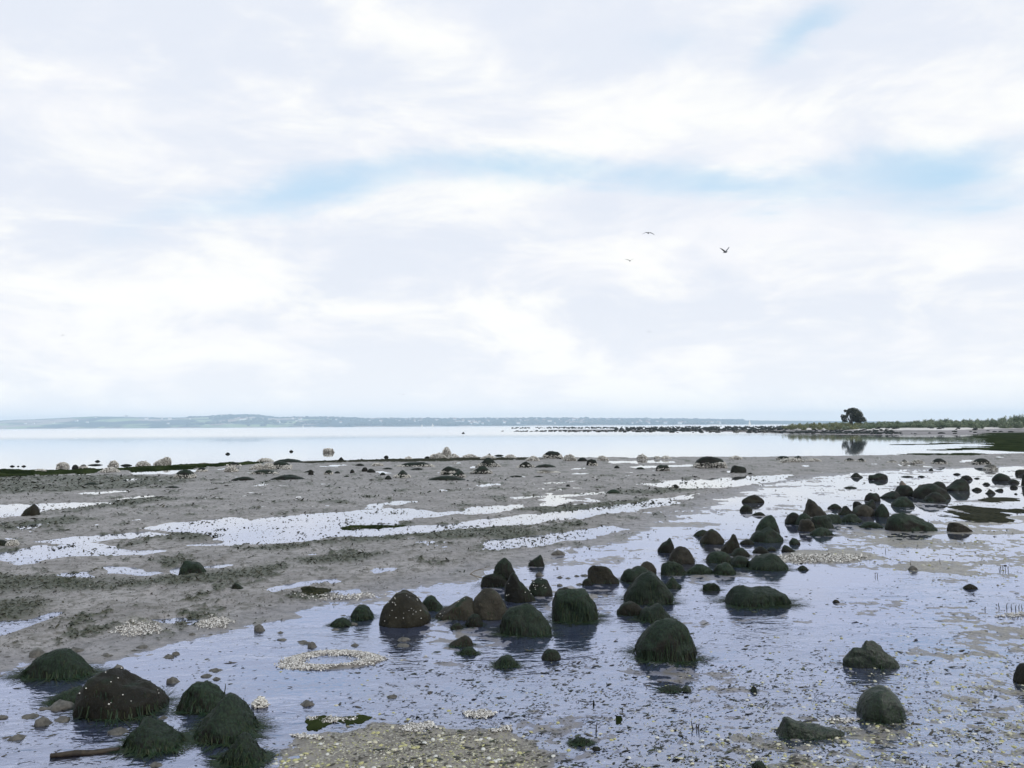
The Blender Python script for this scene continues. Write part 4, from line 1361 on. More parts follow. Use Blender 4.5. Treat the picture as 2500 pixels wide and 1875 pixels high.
# (left, right, top, foot, shape, surface, crust, label) along the water's edge
SHOREROCKS = [
 (139, 168, 1129, 1143, 'dome', 'o', 2, 'oyster crusted rock standing in the water at far left'),
 (176, 191, 1135, 1143, 'dome', 'k', 0, 'small dark stone right of the far left oyster rock'),
 (194, 213, 1134, 1143, 'low', 'o', 1, 'little oyster rock third from the left at the water edge'),
 (266, 288, 1126, 1138, 'dome', 'o', 2, 'round oyster rock standing alone in the water at left'),
 (333, 367, 1126, 1138, 'two', 'o', 2, 'oyster rock left of the tallest left shoreline rock'),
 (376, 417, 1117, 1135, 'riseR', 'o', 2, 'tallest oyster rock on the left shoreline, rising right'),
 (84, 113, 1146, 1158, 'dome', 'o', 2, 'oyster rock in the green algae strand at far left'),
 (244, 292, 1143, 1154, 'low', 'o', 2, 'long flat oyster rock in the algae strand'),
 (428, 477, 1147, 1169, 'dome', 'k', 1, 'dark domed rock with a white oyster foot on the left mud'),
 (480, 506, 1141, 1152, 'dome', 'k', 1, 'dark rock with oyster edge behind the left domed rock'),
 (548, 581, 1138, 1153, 'two', 'o', 2, 'white oyster heap on the mud at left'),
 (553, 589, 1129, 1139, 'low', 'k', 1, 'dark rock with white ends behind the oyster heap'),
 (480, 512, 1131, 1138, 'low', 'o', 2, 'low row of oysters by the algae strand'),
 (607, 640, 1133, 1147, 'riseR', 'o', 2, 'oyster clump at the left end of the dark ledges'),
 (563, 625, 1165, 1174, 'low', 'k', 0, 'flat dark ledge on the mud left of centre, nearest of the ledges'),
 (628, 667, 1120, 1128, 'dome', 'o', 2, 'oyster rock against the bright water above the left ledges'),
 (667, 740, 1121, 1130, 'low', 'k', 0, 'long dark weedy rock right of the oyster rock at the water edge'),
 (640, 672, 1132, 1146, 'dome', 'o', 2, 'knobbly oyster rock among the left ledges'),
 (657, 712, 1128, 1143, 'dome', 'k', 1, 'dark rock rimmed with oysters among the left ledges'),
 (688, 712, 1138, 1147, 'low', 'o', 2, 'small oyster lump right of the left ledges'),
 (610, 678, 1147, 1159, 'low', 'k', .4, 'broad dark ledge below the knobbly oyster rock'),
 (658, 745, 1161, 1173, 'low', 'k', 0, 'widest flat dark ledge lying out on the mud'),
 (752, 766, 1147, 1160, 'block', 'k', 0, 'small upright black stone on the mud right of the ledges'),
 (791, 813, 1148, 1159, 'dome', 'k', .4, 'dark dome with a pale left edge on the mud'),
 (815, 831, 1150, 1157, 'low', 'k', 0, 'low black stone right of the pale edged dome'),
 (854, 866, 1146, 1156, 'dome', 'k', 0, 'small round stone alone on the mud left of a pair'),
 (882, 899, 1141, 1152, 'dome', 'k', .3, 'left stone of a dark pair on the mud'),
 (895, 917, 1145, 1155, 'dome', 'k', 0, 'right stone of a dark pair on the mud'),
 (927, 942, 1154, 1161, 'dome', 'k', 0, 'small dark dome left of the white footed rock'),
 (939, 956, 1161, 1171, 'dome', 'k', 0, 'dark dome nearest the camera left of the white footed rock'),
 (958, 1004, 1150, 1168, 'cone', 'k', 1, 'dark rock with a white oyster foot left of centre'),
 (967, 1061, 1129, 1141, 'low', 'k', .7, 'long dark rock with oysters along its foot near the water edge'),
 (1076, 1129, 1140, 1160, 'block', 'k', .8, 'dark square rock with white oyster flank at centre'),
 (1092, 1137, 1149, 1168, 'riseR', 'k', .7, 'dark rock leaning on the square rock at centre'),
 (1042, 1137, 1163, 1174, 'low', 'k', 0, 'flat dark weedy ledge at the foot of the centre rocks'),
 (1143, 1206, 1139, 1158, 'cone', 'k', .3, 'dark peaked rock right of the centre square rock'),
 (1161, 1224, 1121, 1141, 'cone', 'k', .6, 'taller dark peaked rock behind the centre rocks'),
 (1048, 1090, 1107, 1120, 'two', 'o', 2, 'wide oyster heap left of the round oyster boulder'),
 (1079, 1101, 1093, 1114, 'dome', 'o', 2, 'tall round oyster boulder standing highest above the water line'),
 (1092, 1122, 1109, 1121, 'low', 'o', 2, 'oyster heap at the right foot of the round oyster boulder'),
 (1125, 1168, 1110, 1121, 'low', 'o', 2, 'wide oyster heap right of the round oyster boulder'),
 (1171, 1213, 1113, 1122, 'low', 'o', 2, 'lower oyster heap further right along the water line'),
 (1228, 1262, 1112, 1121, 'low', 'o', 2, 'oyster heap between the lower heap and the dark capped one'),
 (986, 1007, 1116, 1124, 'dome', 'o', 2, 'small oyster dome on the water line left of centre'),
 (789, 815, 1096, 1105, 'block', 'o', 2, 'oyster rock standing alone out in the bay'),
 (824, 842, 1115, 1126, 'cone', 'k', 0, 'pointed black stone mirrored at the water edge'),
 (907, 937, 1131, 1138, 'low', 'o', 1.2, 'low half white rock on the mud near the water edge'),
 (1191, 1198, 1107, 1112, 'dome', 'o', 1, 'tiny round stone in the water above the oyster heaps'),
 (1206, 1230, 1110, 1113, 'low', 'k', 0, 'flat dark stone awash above the oyster heaps'),
 (1324, 1374, 1101, 1120, 'dome', 'k', 1, 'dark capped rock with a white oyster skirt on the water line'),
 (1285, 1316, 1115, 1126, 'low', 'o', 2, 'white oyster lump left of the dark capped rock'),
 (1374, 1407, 1110, 1126, 'two', 'o', 2, 'oyster heap right of the dark capped rock'),
 (1408, 1434, 1117, 1127, 'low', 'k', 0, 'dark stone right of the capped rock oyster heap'),
 (1432, 1459, 1121, 1138, 'block', 'k', .5, 'dark squarish rock with a pale foot on the mud'),
 (1455, 1486, 1114, 1125, 'low', 'o', 1.2, 'oyster rock behind the dark squarish rock'),
 (1258, 1308, 1128, 1142, 'cone', 'k', .5, 'low dark peaked rock on the mud below the oyster heaps'),
 (1304, 1359, 1134, 1142, 'low', 'k', 0, 'flat dark rock right of the low peaked rock'),
 (1312, 1368, 1147, 1156, 'riseL', 'o', 1, 'flat pale and dark wedge lying on the mud'),
 (1555, 1581, 1111, 1122, 'dome', 'o', 1.2, 'small oyster rock on the water line left of the giant dome'),
 (1596, 1612, 1114, 1121, 'low', 'o', 2, 'little white heap just right of the small oyster rock'),
 (1613, 1638, 1114, 1121, 'low', 'o', 2, 'low white heap nearest the giant dome on the water line'),
 (1600, 1638, 1135, 1151, 'block', 'k', .3, 'dark block left of the giant dome'),
 (1691, 1774, 1114, 1144, 'big2', 'k', 1, 'giant dark domed rock with a white oyster skirt'),
 (1783, 1821, 1138, 1155, 'block', 'k', 0, 'dark flat topped rock right of the giant dome'),
 (1498, 1513, 1137, 1144, 'low', 'k', 0, 'small dark stone on the mud midway to the giant dome'),
 (1550, 1576, 1141, 1147, 'low', 'k', 0, 'flat dark stone at a puddle left of the dark block'),
 (1380, 1393, 1183, 1189, 'low', 'k', 0, 'tiny dark lump out on the bare grey mud'),
 (1640, 1657, 1183, 1190, 'low', 'k', .3, 'tiny dark lump beside the pool below the giant dome'),
 (1479, 1515, 1195, 1206, 'low', 'g', 0, 'small green mound at the edge of the weedy mud'),
 (1825, 1838, 1154, 1159, 'low', 'k', 0, 'tiny flat stone right of the flat topped rock'),
 (1895, 1930, 1113, 1124, 'dome', 'k', .6, 'dark domed stone on the pale row right of the giant dome'),
 (1931, 1957, 1112, 1124, 'riseR', 'k', .6, 'dark stone rising right on the pale row'),
 (1898, 1966, 1120, 1130, 'low', 'o', 2, 'row of pale oysters below the dark pair'),
 (1780, 1812, 1114, 1121, 'low', 'o', 2, 'pale oyster strip on the mud behind the flat topped rock'),
 (1967, 2005, 1121, 1128, 'low', 'o', 1.2, 'flat pale rock right of the oyster row'),
 (2061, 2087, 1119, 1127, 'low', 'k', .5, 'left dark stone of a low pair below the tree reflection'),
 (2091, 2113, 1120, 1128, 'low', 'k', .5, 'right dark stone of a low pair below the tree reflection'),
 (2165, 2190, 1124, 1130, 'low', 'o', 1, 'first low pale stone left of the right hand rocks'),
 (2197, 2218, 1123, 1132, 'cone', 'o', 1, 'pale edged pointed stone on the right hand mud'),
 (2222, 2256, 1124, 1133, 'low', 'o', 1.2, 'low pale stone right of the pale edged point'),
 (2274, 2312, 1121, 1134, 'dome', 'k', 1, 'dark stone with a pale left side on the right hand mud'),
 (2374, 2417, 1120, 1135, 'dome', 'k', .4, 'dark dome on a pale ledge near the seaweed bed'),
 (2401, 2434, 1134, 1147, 'low', 'o', .8, 'pale sided stone below the dome on a ledge'),
 (15, 45, 1320, 1336, 'low', 'o', 2, 'pale oyster clump at the left edge'),
 (618, 650, 1708, 1727, 'low', 'o', 2, 'white oyster cluster alone in the wet foreground'),
]
for x0, x1, yt, yb, pf, mt_, cr_, lab in SHOREROCKS:
    stone(x0, x1, yt, yb, pf, mt_, 0, lab, crust=cr_)
for x0, x1, yt, yb in ((24, 36, 1136, 1139), (42, 47, 1137, 1139), (52, 64, 1136, 1139), (232, 244, 1123, 1127), (215, 250, 1133, 1136), (294, 322, 1133, 1137),
                       (550, 562, 1105, 1109), (706, 716, 1099, 1103), (937, 949, 1112, 1117), (919, 929, 1121, 1125), (879, 887, 1120, 1123), (1036, 1050, 1114, 1118), (1127, 1135, 1055, 1059)):
    stone(x0, x1, yt, yb, 'low', 'k', 0, 'small flat dark rock barely awash in the calm bay', name='awash_rock', group='rocks awash in the bay')
for x0, x1, yt, yb in ((1300, 1330, 1162, 1166), (1243, 1276, 1161, 1165), (330, 352, 1142, 1146), (1138, 1146, 1172, 1176), (1151, 1168, 1173, 1177), (876, 890, 1159, 1162),
                       (838, 854, 1161, 1165), (930, 962, 1142, 1147), (1000, 1038, 1143, 1148), (740, 770, 1149, 1155), (866, 890, 1132, 1138), (400, 440, 1187, 1193), (205, 240, 1178, 1186),
                       (2060, 2092, 1188, 1192), (2210, 2225, 1189, 1192), (2240, 2258, 1161, 1165), (2200, 2230, 1162, 1165), (2327, 2345, 1155, 1159), (2378, 2392, 1166, 1169), (2476, 2484, 1204, 1207)):
    stone(x0, x1, yt, yb, 'low', 'k', 0, 'small flat dark stone lying on the wet mud before the water edge', name='flat_stone', group='small flat stones on the far mud')

# stony tip of the spit: the nearest stones one by one, the rest as rubble
rg = np.random.default_rng(5)
spots = []
for u_ in list(rg.uniform(1215, 1420, 26)) + list(rg.uniform(1380, 1900, 120)):
    y_ = np.interp(u_, [1215, 1420, 1600, 1900], [1054, 1054.5, 1055, 1056]) + rg.uniform(-2.5, 1.2)
    spots.append((u_, y_))
rub = {k_: [] for k_ in range(4)}
rock_shapes = []
for k_ in range(6):
    v0, f0 = ico(2)
    r0 = v0 * (1 + .22 * fbm3(v0 * 1.4 + k_ * 9, 3, k_)[:, None]) * [1, .8, .62]
    rock_shapes.append((r0, f0))
rmesh = [mesh_np('spit_stone', v0, f0, M['k' if k_ % 3 else 'o'], True) for k_, (v0, f0) in enumerate(rock_shapes)]
for u_, y_ in spots:
    q = ground(u_, y_)
    s_ = rg.uniform(.22, .5) * (1.25 if u_ > 1500 else .8)
    o = obj('spit_stone', rmesh[int(rg.integers(0, 6))], loc=(q.x, q.y, max(hat(q.x, q.y), -.02) + s_ * .2), group='stones of the spit tip', cat='rock',
            label='dark stone of the long stony tip reaching into the bay')
    o.scale = (s_ * 1.2, s_, s_)
    o.rotation_euler.z = rg.uniform(0, 6.28)
parts = []
for _ in range(1500):
    u_ = rg.uniform(1250, 2010)
    yb_ = rg.uniform(1040.5, 1054) if u_ > 1500 else rg.choice([1044.5, 1046, 1053.5]) + rg.uniform(-.8, .8)
    yh = 1047 - 0.0061 * u_
    if yb_ < yh + 5.0 or rg.random() > np.interp(u_, [1250, 1450, 1650], [.25, .7, 1]):
        continue
    q = ground(u_, yb_)
    s_ = rg.uniform(.25, .6) * (1 + (q.y > 330) * .35)
    v0, f0 = rock_shapes[int(rg.integers(0, 6))]
    v0, f0 = ico(1) if q.y > 300 else (v0, f0)
    a_ = rg.uniform(0, 6.28)
    R = np.array([[math.cos(a_), -math.sin(a_), 0], [math.sin(a_), math.cos(a_), 0], [0, 0, 1]])
    parts.append(((v0 * [s_ * 1.3, s_, s_]) @ R.T + [q.x, q.y, max(hat(q.x, q.y), -.02) + s_ * .25], f0))
obj('spit_rubble', mesh_np('spit_rubble', *join_np(parts), M['k'], True), kind='stuff', label='dark weed covered rubble massed along the low spit', cat='rubble')
# dark weed and stones along the foot of the headland
parts = []
for _ in range(700):
    u_ = rg.uniform(1840, 2480)
    q = at_depth(u_, 1045, np.interp(u_, [1840, 2050, 2250, 2480], [182, 162, 150, 158]) + rg.normal() * 9)
    g_ = hat(q.x, q.y)
    if g_ < 0.02 or (u_ > 2190 and rg.random() < .93):
        continue
    s_ = rg.uniform(.15, .42)
    v0, f0 = ico(1)
    parts.append((v0 * [s_ * 1.6, s_, s_ * .6] * (1 + .2 * rg.normal(size=(len(v0), 1)).clip(-1, 1)) + [q.x, q.y, g_ + s_ * .15], f0))
obj('headland_rubble', mesh_np('headland_rubble', *join_np(parts), M['k'], True), kind='stuff', label='dark stones and weed scattered along the headland shore', cat='rubble')

# ------------------------------------------------------------------ seaweed beds
def weed_bed(name, px, thick, mat, label, step_px=1.6, seed=0, warp=1.0, cat='seaweed', rag=0.5):
    """a ragged matted bed lying on mud or water"""
    poly = gpoly(px)
    pa = np.array(px, float)
    us = np.arange(pa[:, 0].min() - 12, pa[:, 0].max() + 12, step_px * 1.6)
    ys = np.arange(pa[:, 1].min() - 3, pa[:, 1].max() + 3, step_px * .5)
    U, Y = np.meshgrid(us, ys)
    yh = 1047 - .0061 * U
    Dd = CAM_H * F_PX / np.maximum(Y - yh, 3)
    X = (U - CX) / F_PX * Dd
    n0_, n1__ = U.shape
    x_, y_ = X.ravel(), Dd.ravel()
    sc_ = Dd.mean() / 10
    wx = x_ + warp * .3 * sc_ * fbm2(x_ / sc_, y_ / sc_ / 2, 3, seed)
    wy = y_ + warp * .9 * sc_ * fbm2(x_ / sc_ + 31, y_ / sc_ / 2, 3, seed + 3)
    d = -poly_sd(wx, wy, poly)
    tex = fbm2(x_ * 3 / sc_, y_ * 1.5 / sc_, 4, seed + 7)
    d = d + rag * sc_ * .5 * tex
    h = thick * sstep(d, -.05 * sc_, .5 * sc_) * (1 + .8 * tex)
    mh = np.maximum(mud_height(x_, y_)[0], 0) if Dd.max() < 60 else np.zeros_like(x_)
    z = np.where(d > -.05 * sc_, mh + .004 + np.maximum(h, 0), -.03)
    a_, b_ = np.meshgrid(np.arange(n1__ - 1), np.arange(n0_ - 1))
    k_ = (b_ * n1__ + a_).ravel()
    fc = np.stack([k_, k_ + n1__, k_ + n1__ + 1, k_ + 1], -1)
    fc = fc[(d[fc] > -.1 * sc_).any(1)]
    used = np.unique(fc)
    mp = np.full(len(x_), -1)
    mp[used] = np.arange(len(used))
    return obj(name, mesh_np(name, np.stack([x_, y_, z], -1)[used], mp[fc], mat, True), kind='stuff', label=label, cat=cat)


M['bedweed'] = simple('matted_green_weed', (0.009, 0.014, 0.005), (0.028, 0.036, 0.014), 0.7, 0.95, bump=.8, dist=.05, spec=0.0)
M['matweed'] = simple('matted_dark_weed', (0.010, 0.012, 0.006), (0.028, 0.027, 0.014), 14, 0.9, bump=.8, dist=.03, spec=.05)
weed_bed('seaweed_bed', [(2345, 1049), (2400, 1047), (2700, 1046), (2700, 1107), (2480, 1106), (2455, 1103), (2420, 1098), (2445, 1092), (2400, 1086), (2380, 1080), (2300, 1083), (2385, 1076), (2370, 1068), (2420, 1062), (2330, 1056)],
         .05, M['bedweed'], 'dark green seaweed bed spreading over the water at the right edge', .6, 11, .6, rag=1.0)
for k_, px in enumerate(([(2180, 1086), (2260, 1083), (2370, 1081), (2300, 1084), (2220, 1087)], [(2270, 1099), (2330, 1096), (2385, 1096), (2360, 1098), (2290, 1100)],
                         [(2195, 1109), (2240, 1106), (2300, 1107), (2360, 1105), (2420, 1108), (2400, 1113), (2300, 1112), (2230, 1112)])):
    weed_bed('seaweed_streak', px, .04, M['bedweed'], ('long thin seaweed streak, upper one in the bay left of the seaweed bed', 'thin seaweed streak, lower one in the bay left of the seaweed bed',
             'ragged weed rim where the mud meets the bay at right')[k_], .7, 21 + k_, .4)
weed_bed('algae_strand', [(-120, 1152), (0, 1151), (60, 1146), (110, 1149), (250, 1146), (400, 1139), (520, 1133), (640, 1129), (640, 1133), (430, 1146), (300, 1150), (130, 1160), (60, 1165), (-120, 1170)],
         .10, M['bedweed'], 'dark green algae strand along the left water edge', .8, 31, .35, 'algae')
weed_bed('algae_strand', [(690, 1128), (800, 1125), (950, 1122), (1240, 1117), (1330, 1120), (1240, 1124), (1000, 1127), (800, 1130)], .07, M['matweed'], 'thin dark weed line below the oyster heaps at centre', .8, 35, .4, 'algae')
weed_bed('weed_mat', [(2265, 1259), (2330, 1246), (2400, 1238), (2520, 1238), (2520, 1268), (2440, 1268), (2370, 1272), (2330, 1262)], .03, M['matweed'], 'wide brown black weed mat on the mud at right', .8, 41, 1.3, rag=1.8)
weed_bed('weed_mat', [(2390, 1221), (2420, 1216), (2470, 1217), (2470, 1222), (2420, 1224)], .03, M['matweed'], 'narrow weed mat just above the wide one at right', 1.0, 43, .5)
weed_bed('weed_mat', [(743, 1750), (770, 1742), (800, 1748), (850, 1742), (900, 1738), (905, 1752), (850, 1764), (820, 1766), (760, 1757)], .02, M['bedweed'], 'bright green weed mat lying above the foreground shell bank', 1.0, 45, .6, rag=1.0)
weed_bed('weed_mat', [(735, 1443), (760, 1438), (800, 1448), (780, 1455), (748, 1450)], .03, M['matweed'], 'small dark weed tuft on the mud left of the brown dome', 1.0, 47, .6)
weed_bed('weed_mat', [(840, 1286), (900, 1281), (1000, 1277), (990, 1283), (900, 1292), (850, 1293)], .03, M['bedweed'], 'green weed island between two bright puddles', 1.0, 49, .6)
weed_bed('weed_mat', [(1505, 1742), (1530, 1736), (1565, 1742), (1540, 1750), (1510, 1749)], .02, M['bedweed'], 'leafy green weed tuft in the wet foreground below the front boulder', 1.0, 53, .5, rag=1.0)

# ------------------------------------------------------------------ mud mounds in the pool
mound_shapes = []
for k_ in range(5):
    v0, f0 = ico(3)
    rr_ = np.hypot(v0[:, 0], v0[:, 1])
    zz_ = np.where(v0[:, 2] > 0, (1 - np.clip(rr_, 0, 1) ** (1.6 + .5 * (k_ % 3))) * (.75, .5, .95, .6, .4)[k_], -.3)
    vv = np.stack([v0[:, 0], v0[:, 1] * .8, zz_], -1)
    vv = vv * (1 + .45 * fbm3(v0 * 1.6 + 7 * k_, 4, 60 + k_)[:, None])
    vv[:, 2] += .12 * fbm3(v0 * 5 + 3 * k_, 2, 70 + k_) * (vv[:, 2] > .02)
    mound_shapes.append(mesh_np('mud_mound', vv, f0, M['m']))
MOUNDS = [(288, 1632, 24), (263, 1648, 24), (422, 1665, 26), (527, 1637, 30), (506, 1650, 27), (528, 1658, 20), (411, 1604, 26), (430, 1598, 17), (327, 1590, 20), (350, 1581, 30),
          (104, 1731, 22), (71, 1750, 34), (105, 1768, 32), (43, 1802, 34), (291, 1786, 46), (150, 1727, 56), (152, 1757, 36), (633, 1538, 22), (399, 1753, 20), (506, 1609, 14), (183, 1592, 36), (15, 1586, 26),
          (92, 1604, 34), (260, 1605, 34), (232, 1604, 30), (5, 1752, 24), (736, 1567, 20), (762, 1579, 20), (867, 1576, 18), (820, 1537, 20), (863, 1525, 17), (837, 1503, 12), (635, 1540, 20), (685, 1545, 14), (691, 1562, 20),
          (986, 1563, 26), (983, 1576, 30), (1317, 1406, 18), (1367, 1410, 14), (1387, 1412, 13), (1408, 1407, 12), (1425, 1406, 16), (1367, 1430, 13), (1415, 1427, 18), (1282, 1415, 10), (1301, 1418, 10),
          (742, 1571, 24), (470, 1552, 16), (514, 1550, 12), (960, 1642, 14), (750, 1720, 30), (956, 1702, 22), (1003, 1490, 9), (895, 1481, 9), (780, 1479, 9), (380, 1868, 30)]


def near_what(x_, y_, w_):
    size = 'largest of those ' if w_ > 40 else ''
    for (a0, a1, b0, b1), s_ in (((0, 130, 1700, 1875), 'in the pool left of the humped brown boulder'), ((130, 420, 1700, 1875), 'beside the humped brown boulder'),
                                 ((0, 400, 1560, 1700), 'near the low algae draped mound at left'), ((400, 600, 1580, 1700), 'in open water behind the flat topped stone'),
                                 ((440, 700, 1500, 1580), 'at the far edge of the pool'), ((700, 960, 1470, 1600), 'in the pool between the shell ring and the brown dome'),
                                 ((960, 1010, 1480, 1600), 'in the reflection of the brown dome'), ((1260, 1460, 1390, 1440), 'in the shallows behind the black pyramid')):
        if a0 <= x_ < a1 and b0 <= y_ < b1:
            return size + s_
    return size + 'above the foreground shell bank'


for k_, (x_, y_, w_) in enumerate(MOUNDS):
    q = ground(x_, y_)
    s_ = w_ * .62 / F_PX * q.y
    o = obj('mud_mound', mound_shapes[k_ % 5], loc=(q.x, q.y, -.004), cat='mud mound', group='mud mounds ' + near_what(x_, y_, 0), label='small grey mud mound ' + near_what(x_, y_, w_))
    o.scale = (s_, s_, s_ * rg.uniform(.6, 1.05))
    o.rotation_euler.z = rg.uniform(-.5, .5)

# ------------------------------------------------------------------ driftwood, twigs, shoots
a_, b_ = ground(122, 1850), ground(292, 1832)
pts = [a_.lerp(b_, s_) + Vector((0, 0, .008 + .004 * math.sin(s_ * 7))) for s_ in (0, .15, .35, .6, .8, 1)]
v, f = tube(pts, [.014, .018, .019, .018, .017, .012], 10)
v = v + (fbm3(v * 30, 2, 3) * .004)[:, None]
obj('driftwood_stick', mesh_np('driftwood_stick', v, f, M['wood']), label='sodden brown driftwood stick lying at the bottom left', cat='driftwood')


def br(pts_, r0, r1, gy_):
    D = ground(pts_[0][0], gy_).y
    return tube([at_depth(x_, y_, D + dy_) for x_, y_, dy_ in pts_], list(np.linspace(r0, r1, len(pts_))), 5)


parts = [br([(1182, 1413, 0), (1160, 1406, -.1), (1147, 1402, -.1), (1160, 1393, 0), (1185, 1386, .1), (1196, 1382, .1)], .007, .003, 1415),
         br([(1160, 1393, 0), (1176, 1390, .05), (1192, 1392, .1)], .005, .002, 1415), br([(1150, 1400, 0), (1165, 1412, -.1), (1170, 1417, -.1)], .005, .002, 1415), br([(1185, 1386, .1), (1190, 1379, .1)], .004, .002, 1415),
         br([(1206, 1408, -.15), (1225, 1408.5, -.15), (1244, 1408, -.15)], .005, .003, 1415)]
obj('dead_branch', mesh_np('dead_branch', *join_np(parts), M['twig']), label='bare pale dead branch beside the flat black slab', cat='branch')
SHOOTS = [(1455, 1790, 26), (1692, 1780, 20), (1702, 1782, 14), (1706, 1784, 18), (2296, 1377, 14), (2224, 1381, 10), (2137, 1408, 8), (2142, 1409, 10), (2162, 1347, 9), (548, 1690, 20), (1236, 1785, 10),
          (2444, 1393, 12), (2450, 1394, 14), (2456, 1394, 10), (2462, 1394, 12), (2441, 1394, 8), (2405, 1492, 10), (2440, 1484, 12), (2458, 1486, 14), (2470, 1487, 12), (2480, 1490, 14), (2488, 1486, 10), (2496, 1488, 12), (1520, 1735, 8)]
for x_, y_, h_ in SHOOTS:
    q = ground(x_, y_)
    L = h_ / F_PX * q.y
    dx_ = rg.uniform(-.2, .2) * L
    v, f = tube([q + Vector((0, 0, -.01)), q + Vector((dx_ * .5, .01, L * .5)), q + Vector((dx_, 0, L))], [.0045, .004, .002], 5)
    v = v - np.array(q)
    obj('mangrove_shoot', mesh_np('mangrove_shoot', v, f, M['shoot']), loc=q, label='thin dark shoot standing upright from the wet mud', cat='shoot', group='upright shoots in the wet mud')

# ------------------------------------------------------------------ shells
def cockle(seed):
    """one valve of a cockle lying dome up: a low ribbed cap"""
    rg_ = np.random.default_rng(seed)
    seg, vs, fs = 9, [], []
    for ring, (r_, z_) in enumerate(((1.0, 0.0), (.72, .34))):
        for k_ in range(seg):
            t_ = 2 * math.pi * k_ / seg
            q_ = r_ * (1 + .05 * (k_ % 2))
            vs.append((q_ * math.cos(t_), q_ * math.sin(t_) * .82 - .12 * (1 - r_), z_))
    vs.append((0, -.1, .5))
    for k_ in range(seg):
        k2 = (k_ + 1) % seg
        fs.append((k_, k2, seg + k2)); fs.append((k_, seg + k2, seg + k_)); fs.append((seg + k_, seg + k2, 2 * seg))
    vs = np.array(vs)
    return vs * (1 + .04 * rg_.normal(size=vs.shape)), np.array(fs)


def scatter(n, dens, seed, y0=1380.0, y1=1875.0, x0=-60, x1=2560):
    """ground points, even in the view, thinned by a density of the view position"""
    rg_ = np.random.default_rng(seed)
    u_ = rg_.uniform(x0, x1, n)
    v_ = rg_.uniform(y0, y1, n)
    keep_ = rg_.random(n) < dens(u_, v_)
    u_, v_ = u_[keep_], v_[keep_]
    Dd = CAM_H * F_PX / (v_ - (1047 - .0061 * u_))
    x_ = (u_ - CX) / F_PX * Dd
    h_ = mud_height(x_, Dd)[0]
    return u_, v_, x_, Dd, h_, rg_


def in_px(u_, v_, poly):
    return -poly_sd(u_, v_ * 2.0, [(a_, b_ * 2.0) for a_, b_ in poly])


def pieces(base, x_, y_, z_, s_, rg_, tilt=.25, flat=1.0, stretch=None, turn=None):
    """many small pieces joined in one mesh"""
    v0, f0 = base
    n = len(x_)
    a = rg_.uniform(0, 6.283, n) if turn is None else rg_.normal(size=n) * turn * .5 + .15
    ca, sa = np.cos(a), np.sin(a)
    v = np.repeat(v0[None], n, 0) * (1 + .12 * rg_.normal(size=(n, len(v0), 1)).clip(-1.5, 1.5))
    if stretch is not None:
        v[:, :, 0] *= rg_.uniform(*stretch, size=(n, 1))
    v[:, :, 2] *= flat
    v[:, :, 2] += tilt * (v[:, :, 0] * rg_.normal(size=(n, 1)) + v[:, :, 1] * rg_.normal(size=(n, 1))) * .5
    v = v * s_[:, None, None]
    X = v[:, :, 0] * ca[:, None] - v[:, :, 1] * sa[:, None] + x_[:, None]
    Y = v[:, :, 0] * sa[:, None] + v[:, :, 1] * ca[:, None] + y_[:, None]
    Z = v[:, :, 2] + z_[:, None]
    f = (f0[None] + (np.arange(n) * len(v0))[:, None, None]).reshape(-1, f0.shape[1])
    return np.stack([X, Y, Z], -1).reshape(-1, 3), f


BANK = [(640, 1960), (640, 1870), (700, 1815), (800, 1790), (930, 1768), (1060, 1765), (1200, 1785), (1300, 1830), (1380, 1960)]


def d_shell(u_, v_):
    bank = sstep(in_px(u_, v_, BANK), -40, 40)
    right = 1.3 * sstep(u_ + (v_ - 1500) * 1.0, 1700, 2350) * sstep(v_, 1420, 1680)
    base = .2 * sstep(v_, 1540, 1800) * sstep(u_, 600, 1000)
    far = .5 * sstep(in_px(u_, v_, [(1960, 1350), (2100, 1310), (2300, 1265), (2600, 1245), (2600, 1420), (2300, 1420)]), -30, 30)
    clump = .2 + .8 * sstep(noise2(u_ / 60., v_ / 22., 701) + .5 * noise2(u_ / 17., v_ / 7., 702), -.3, .45)
    return np.clip((bank * .95 + right * .5 + base + far) * clump, 0, 1)


shells = cockle(1)
u_, v_, x_, y_, h_, rg_ = scatter(62000, d_shell, 801, 1255)
siz = np.where(rg_.random(len(x_)) < .12, rg_.uniform(.011, .017, len(x_)), rg_.uniform(.0032, .0078, len(x_)))
siz = siz * np.clip(y_ / 7.0, 1, 1.6)
pxs = siz / y_ * F_PX
big = np.argsort(-pxs)[:300]
rest = np.ones(len(x_), bool)
rest[big] = False
z_ = np.maximum(h_, -.002)
v, f = pieces(shells, x_[rest], y_[rest], z_[rest], siz[rest], rg_)
obj('shell_grit', mesh_np('shell_grit', v, f, M['shell'], True), kind='stuff', label='crushed cockle shell grit strewn over the wet foreground mud', cat='shell grit')
sm = [mesh_np('cockle_shell', *cockle(20 + k_), M[('shellA', 'shellB', 'shellC')[k_ % 3]], True) for k_ in range(9)]
sw = (('cream', 'cream cockle shell lying dome up on the wet foreground mud', 'cream cockle shells'), ('yellow', 'yellowish cockle shell lying dome up on the wet foreground mud', 'yellowish cockle shells'),
      ('white', 'greyish white cockle shell lying dome up on the wet foreground mud', 'greyish white cockle shells'))
for i_ in big:
    k_ = int(rg_.integers(0, 9))
    o = obj('cockle_shell', sm[k_], loc=(x_[i_], y_[i_], z_[i_]), label=sw[k_ % 3][1], cat='shell', group=sw[k_ % 3][2])
    s_ = siz[i_] * 1.15
    o.scale = (s_, s_ * rg_.uniform(.8, 1), s_ * rg_.uniform(.7, 1))
    o.rotation_euler = (rg_.normal() * .12, rg_.normal() * .12, rg_.uniform(0, 6.28))


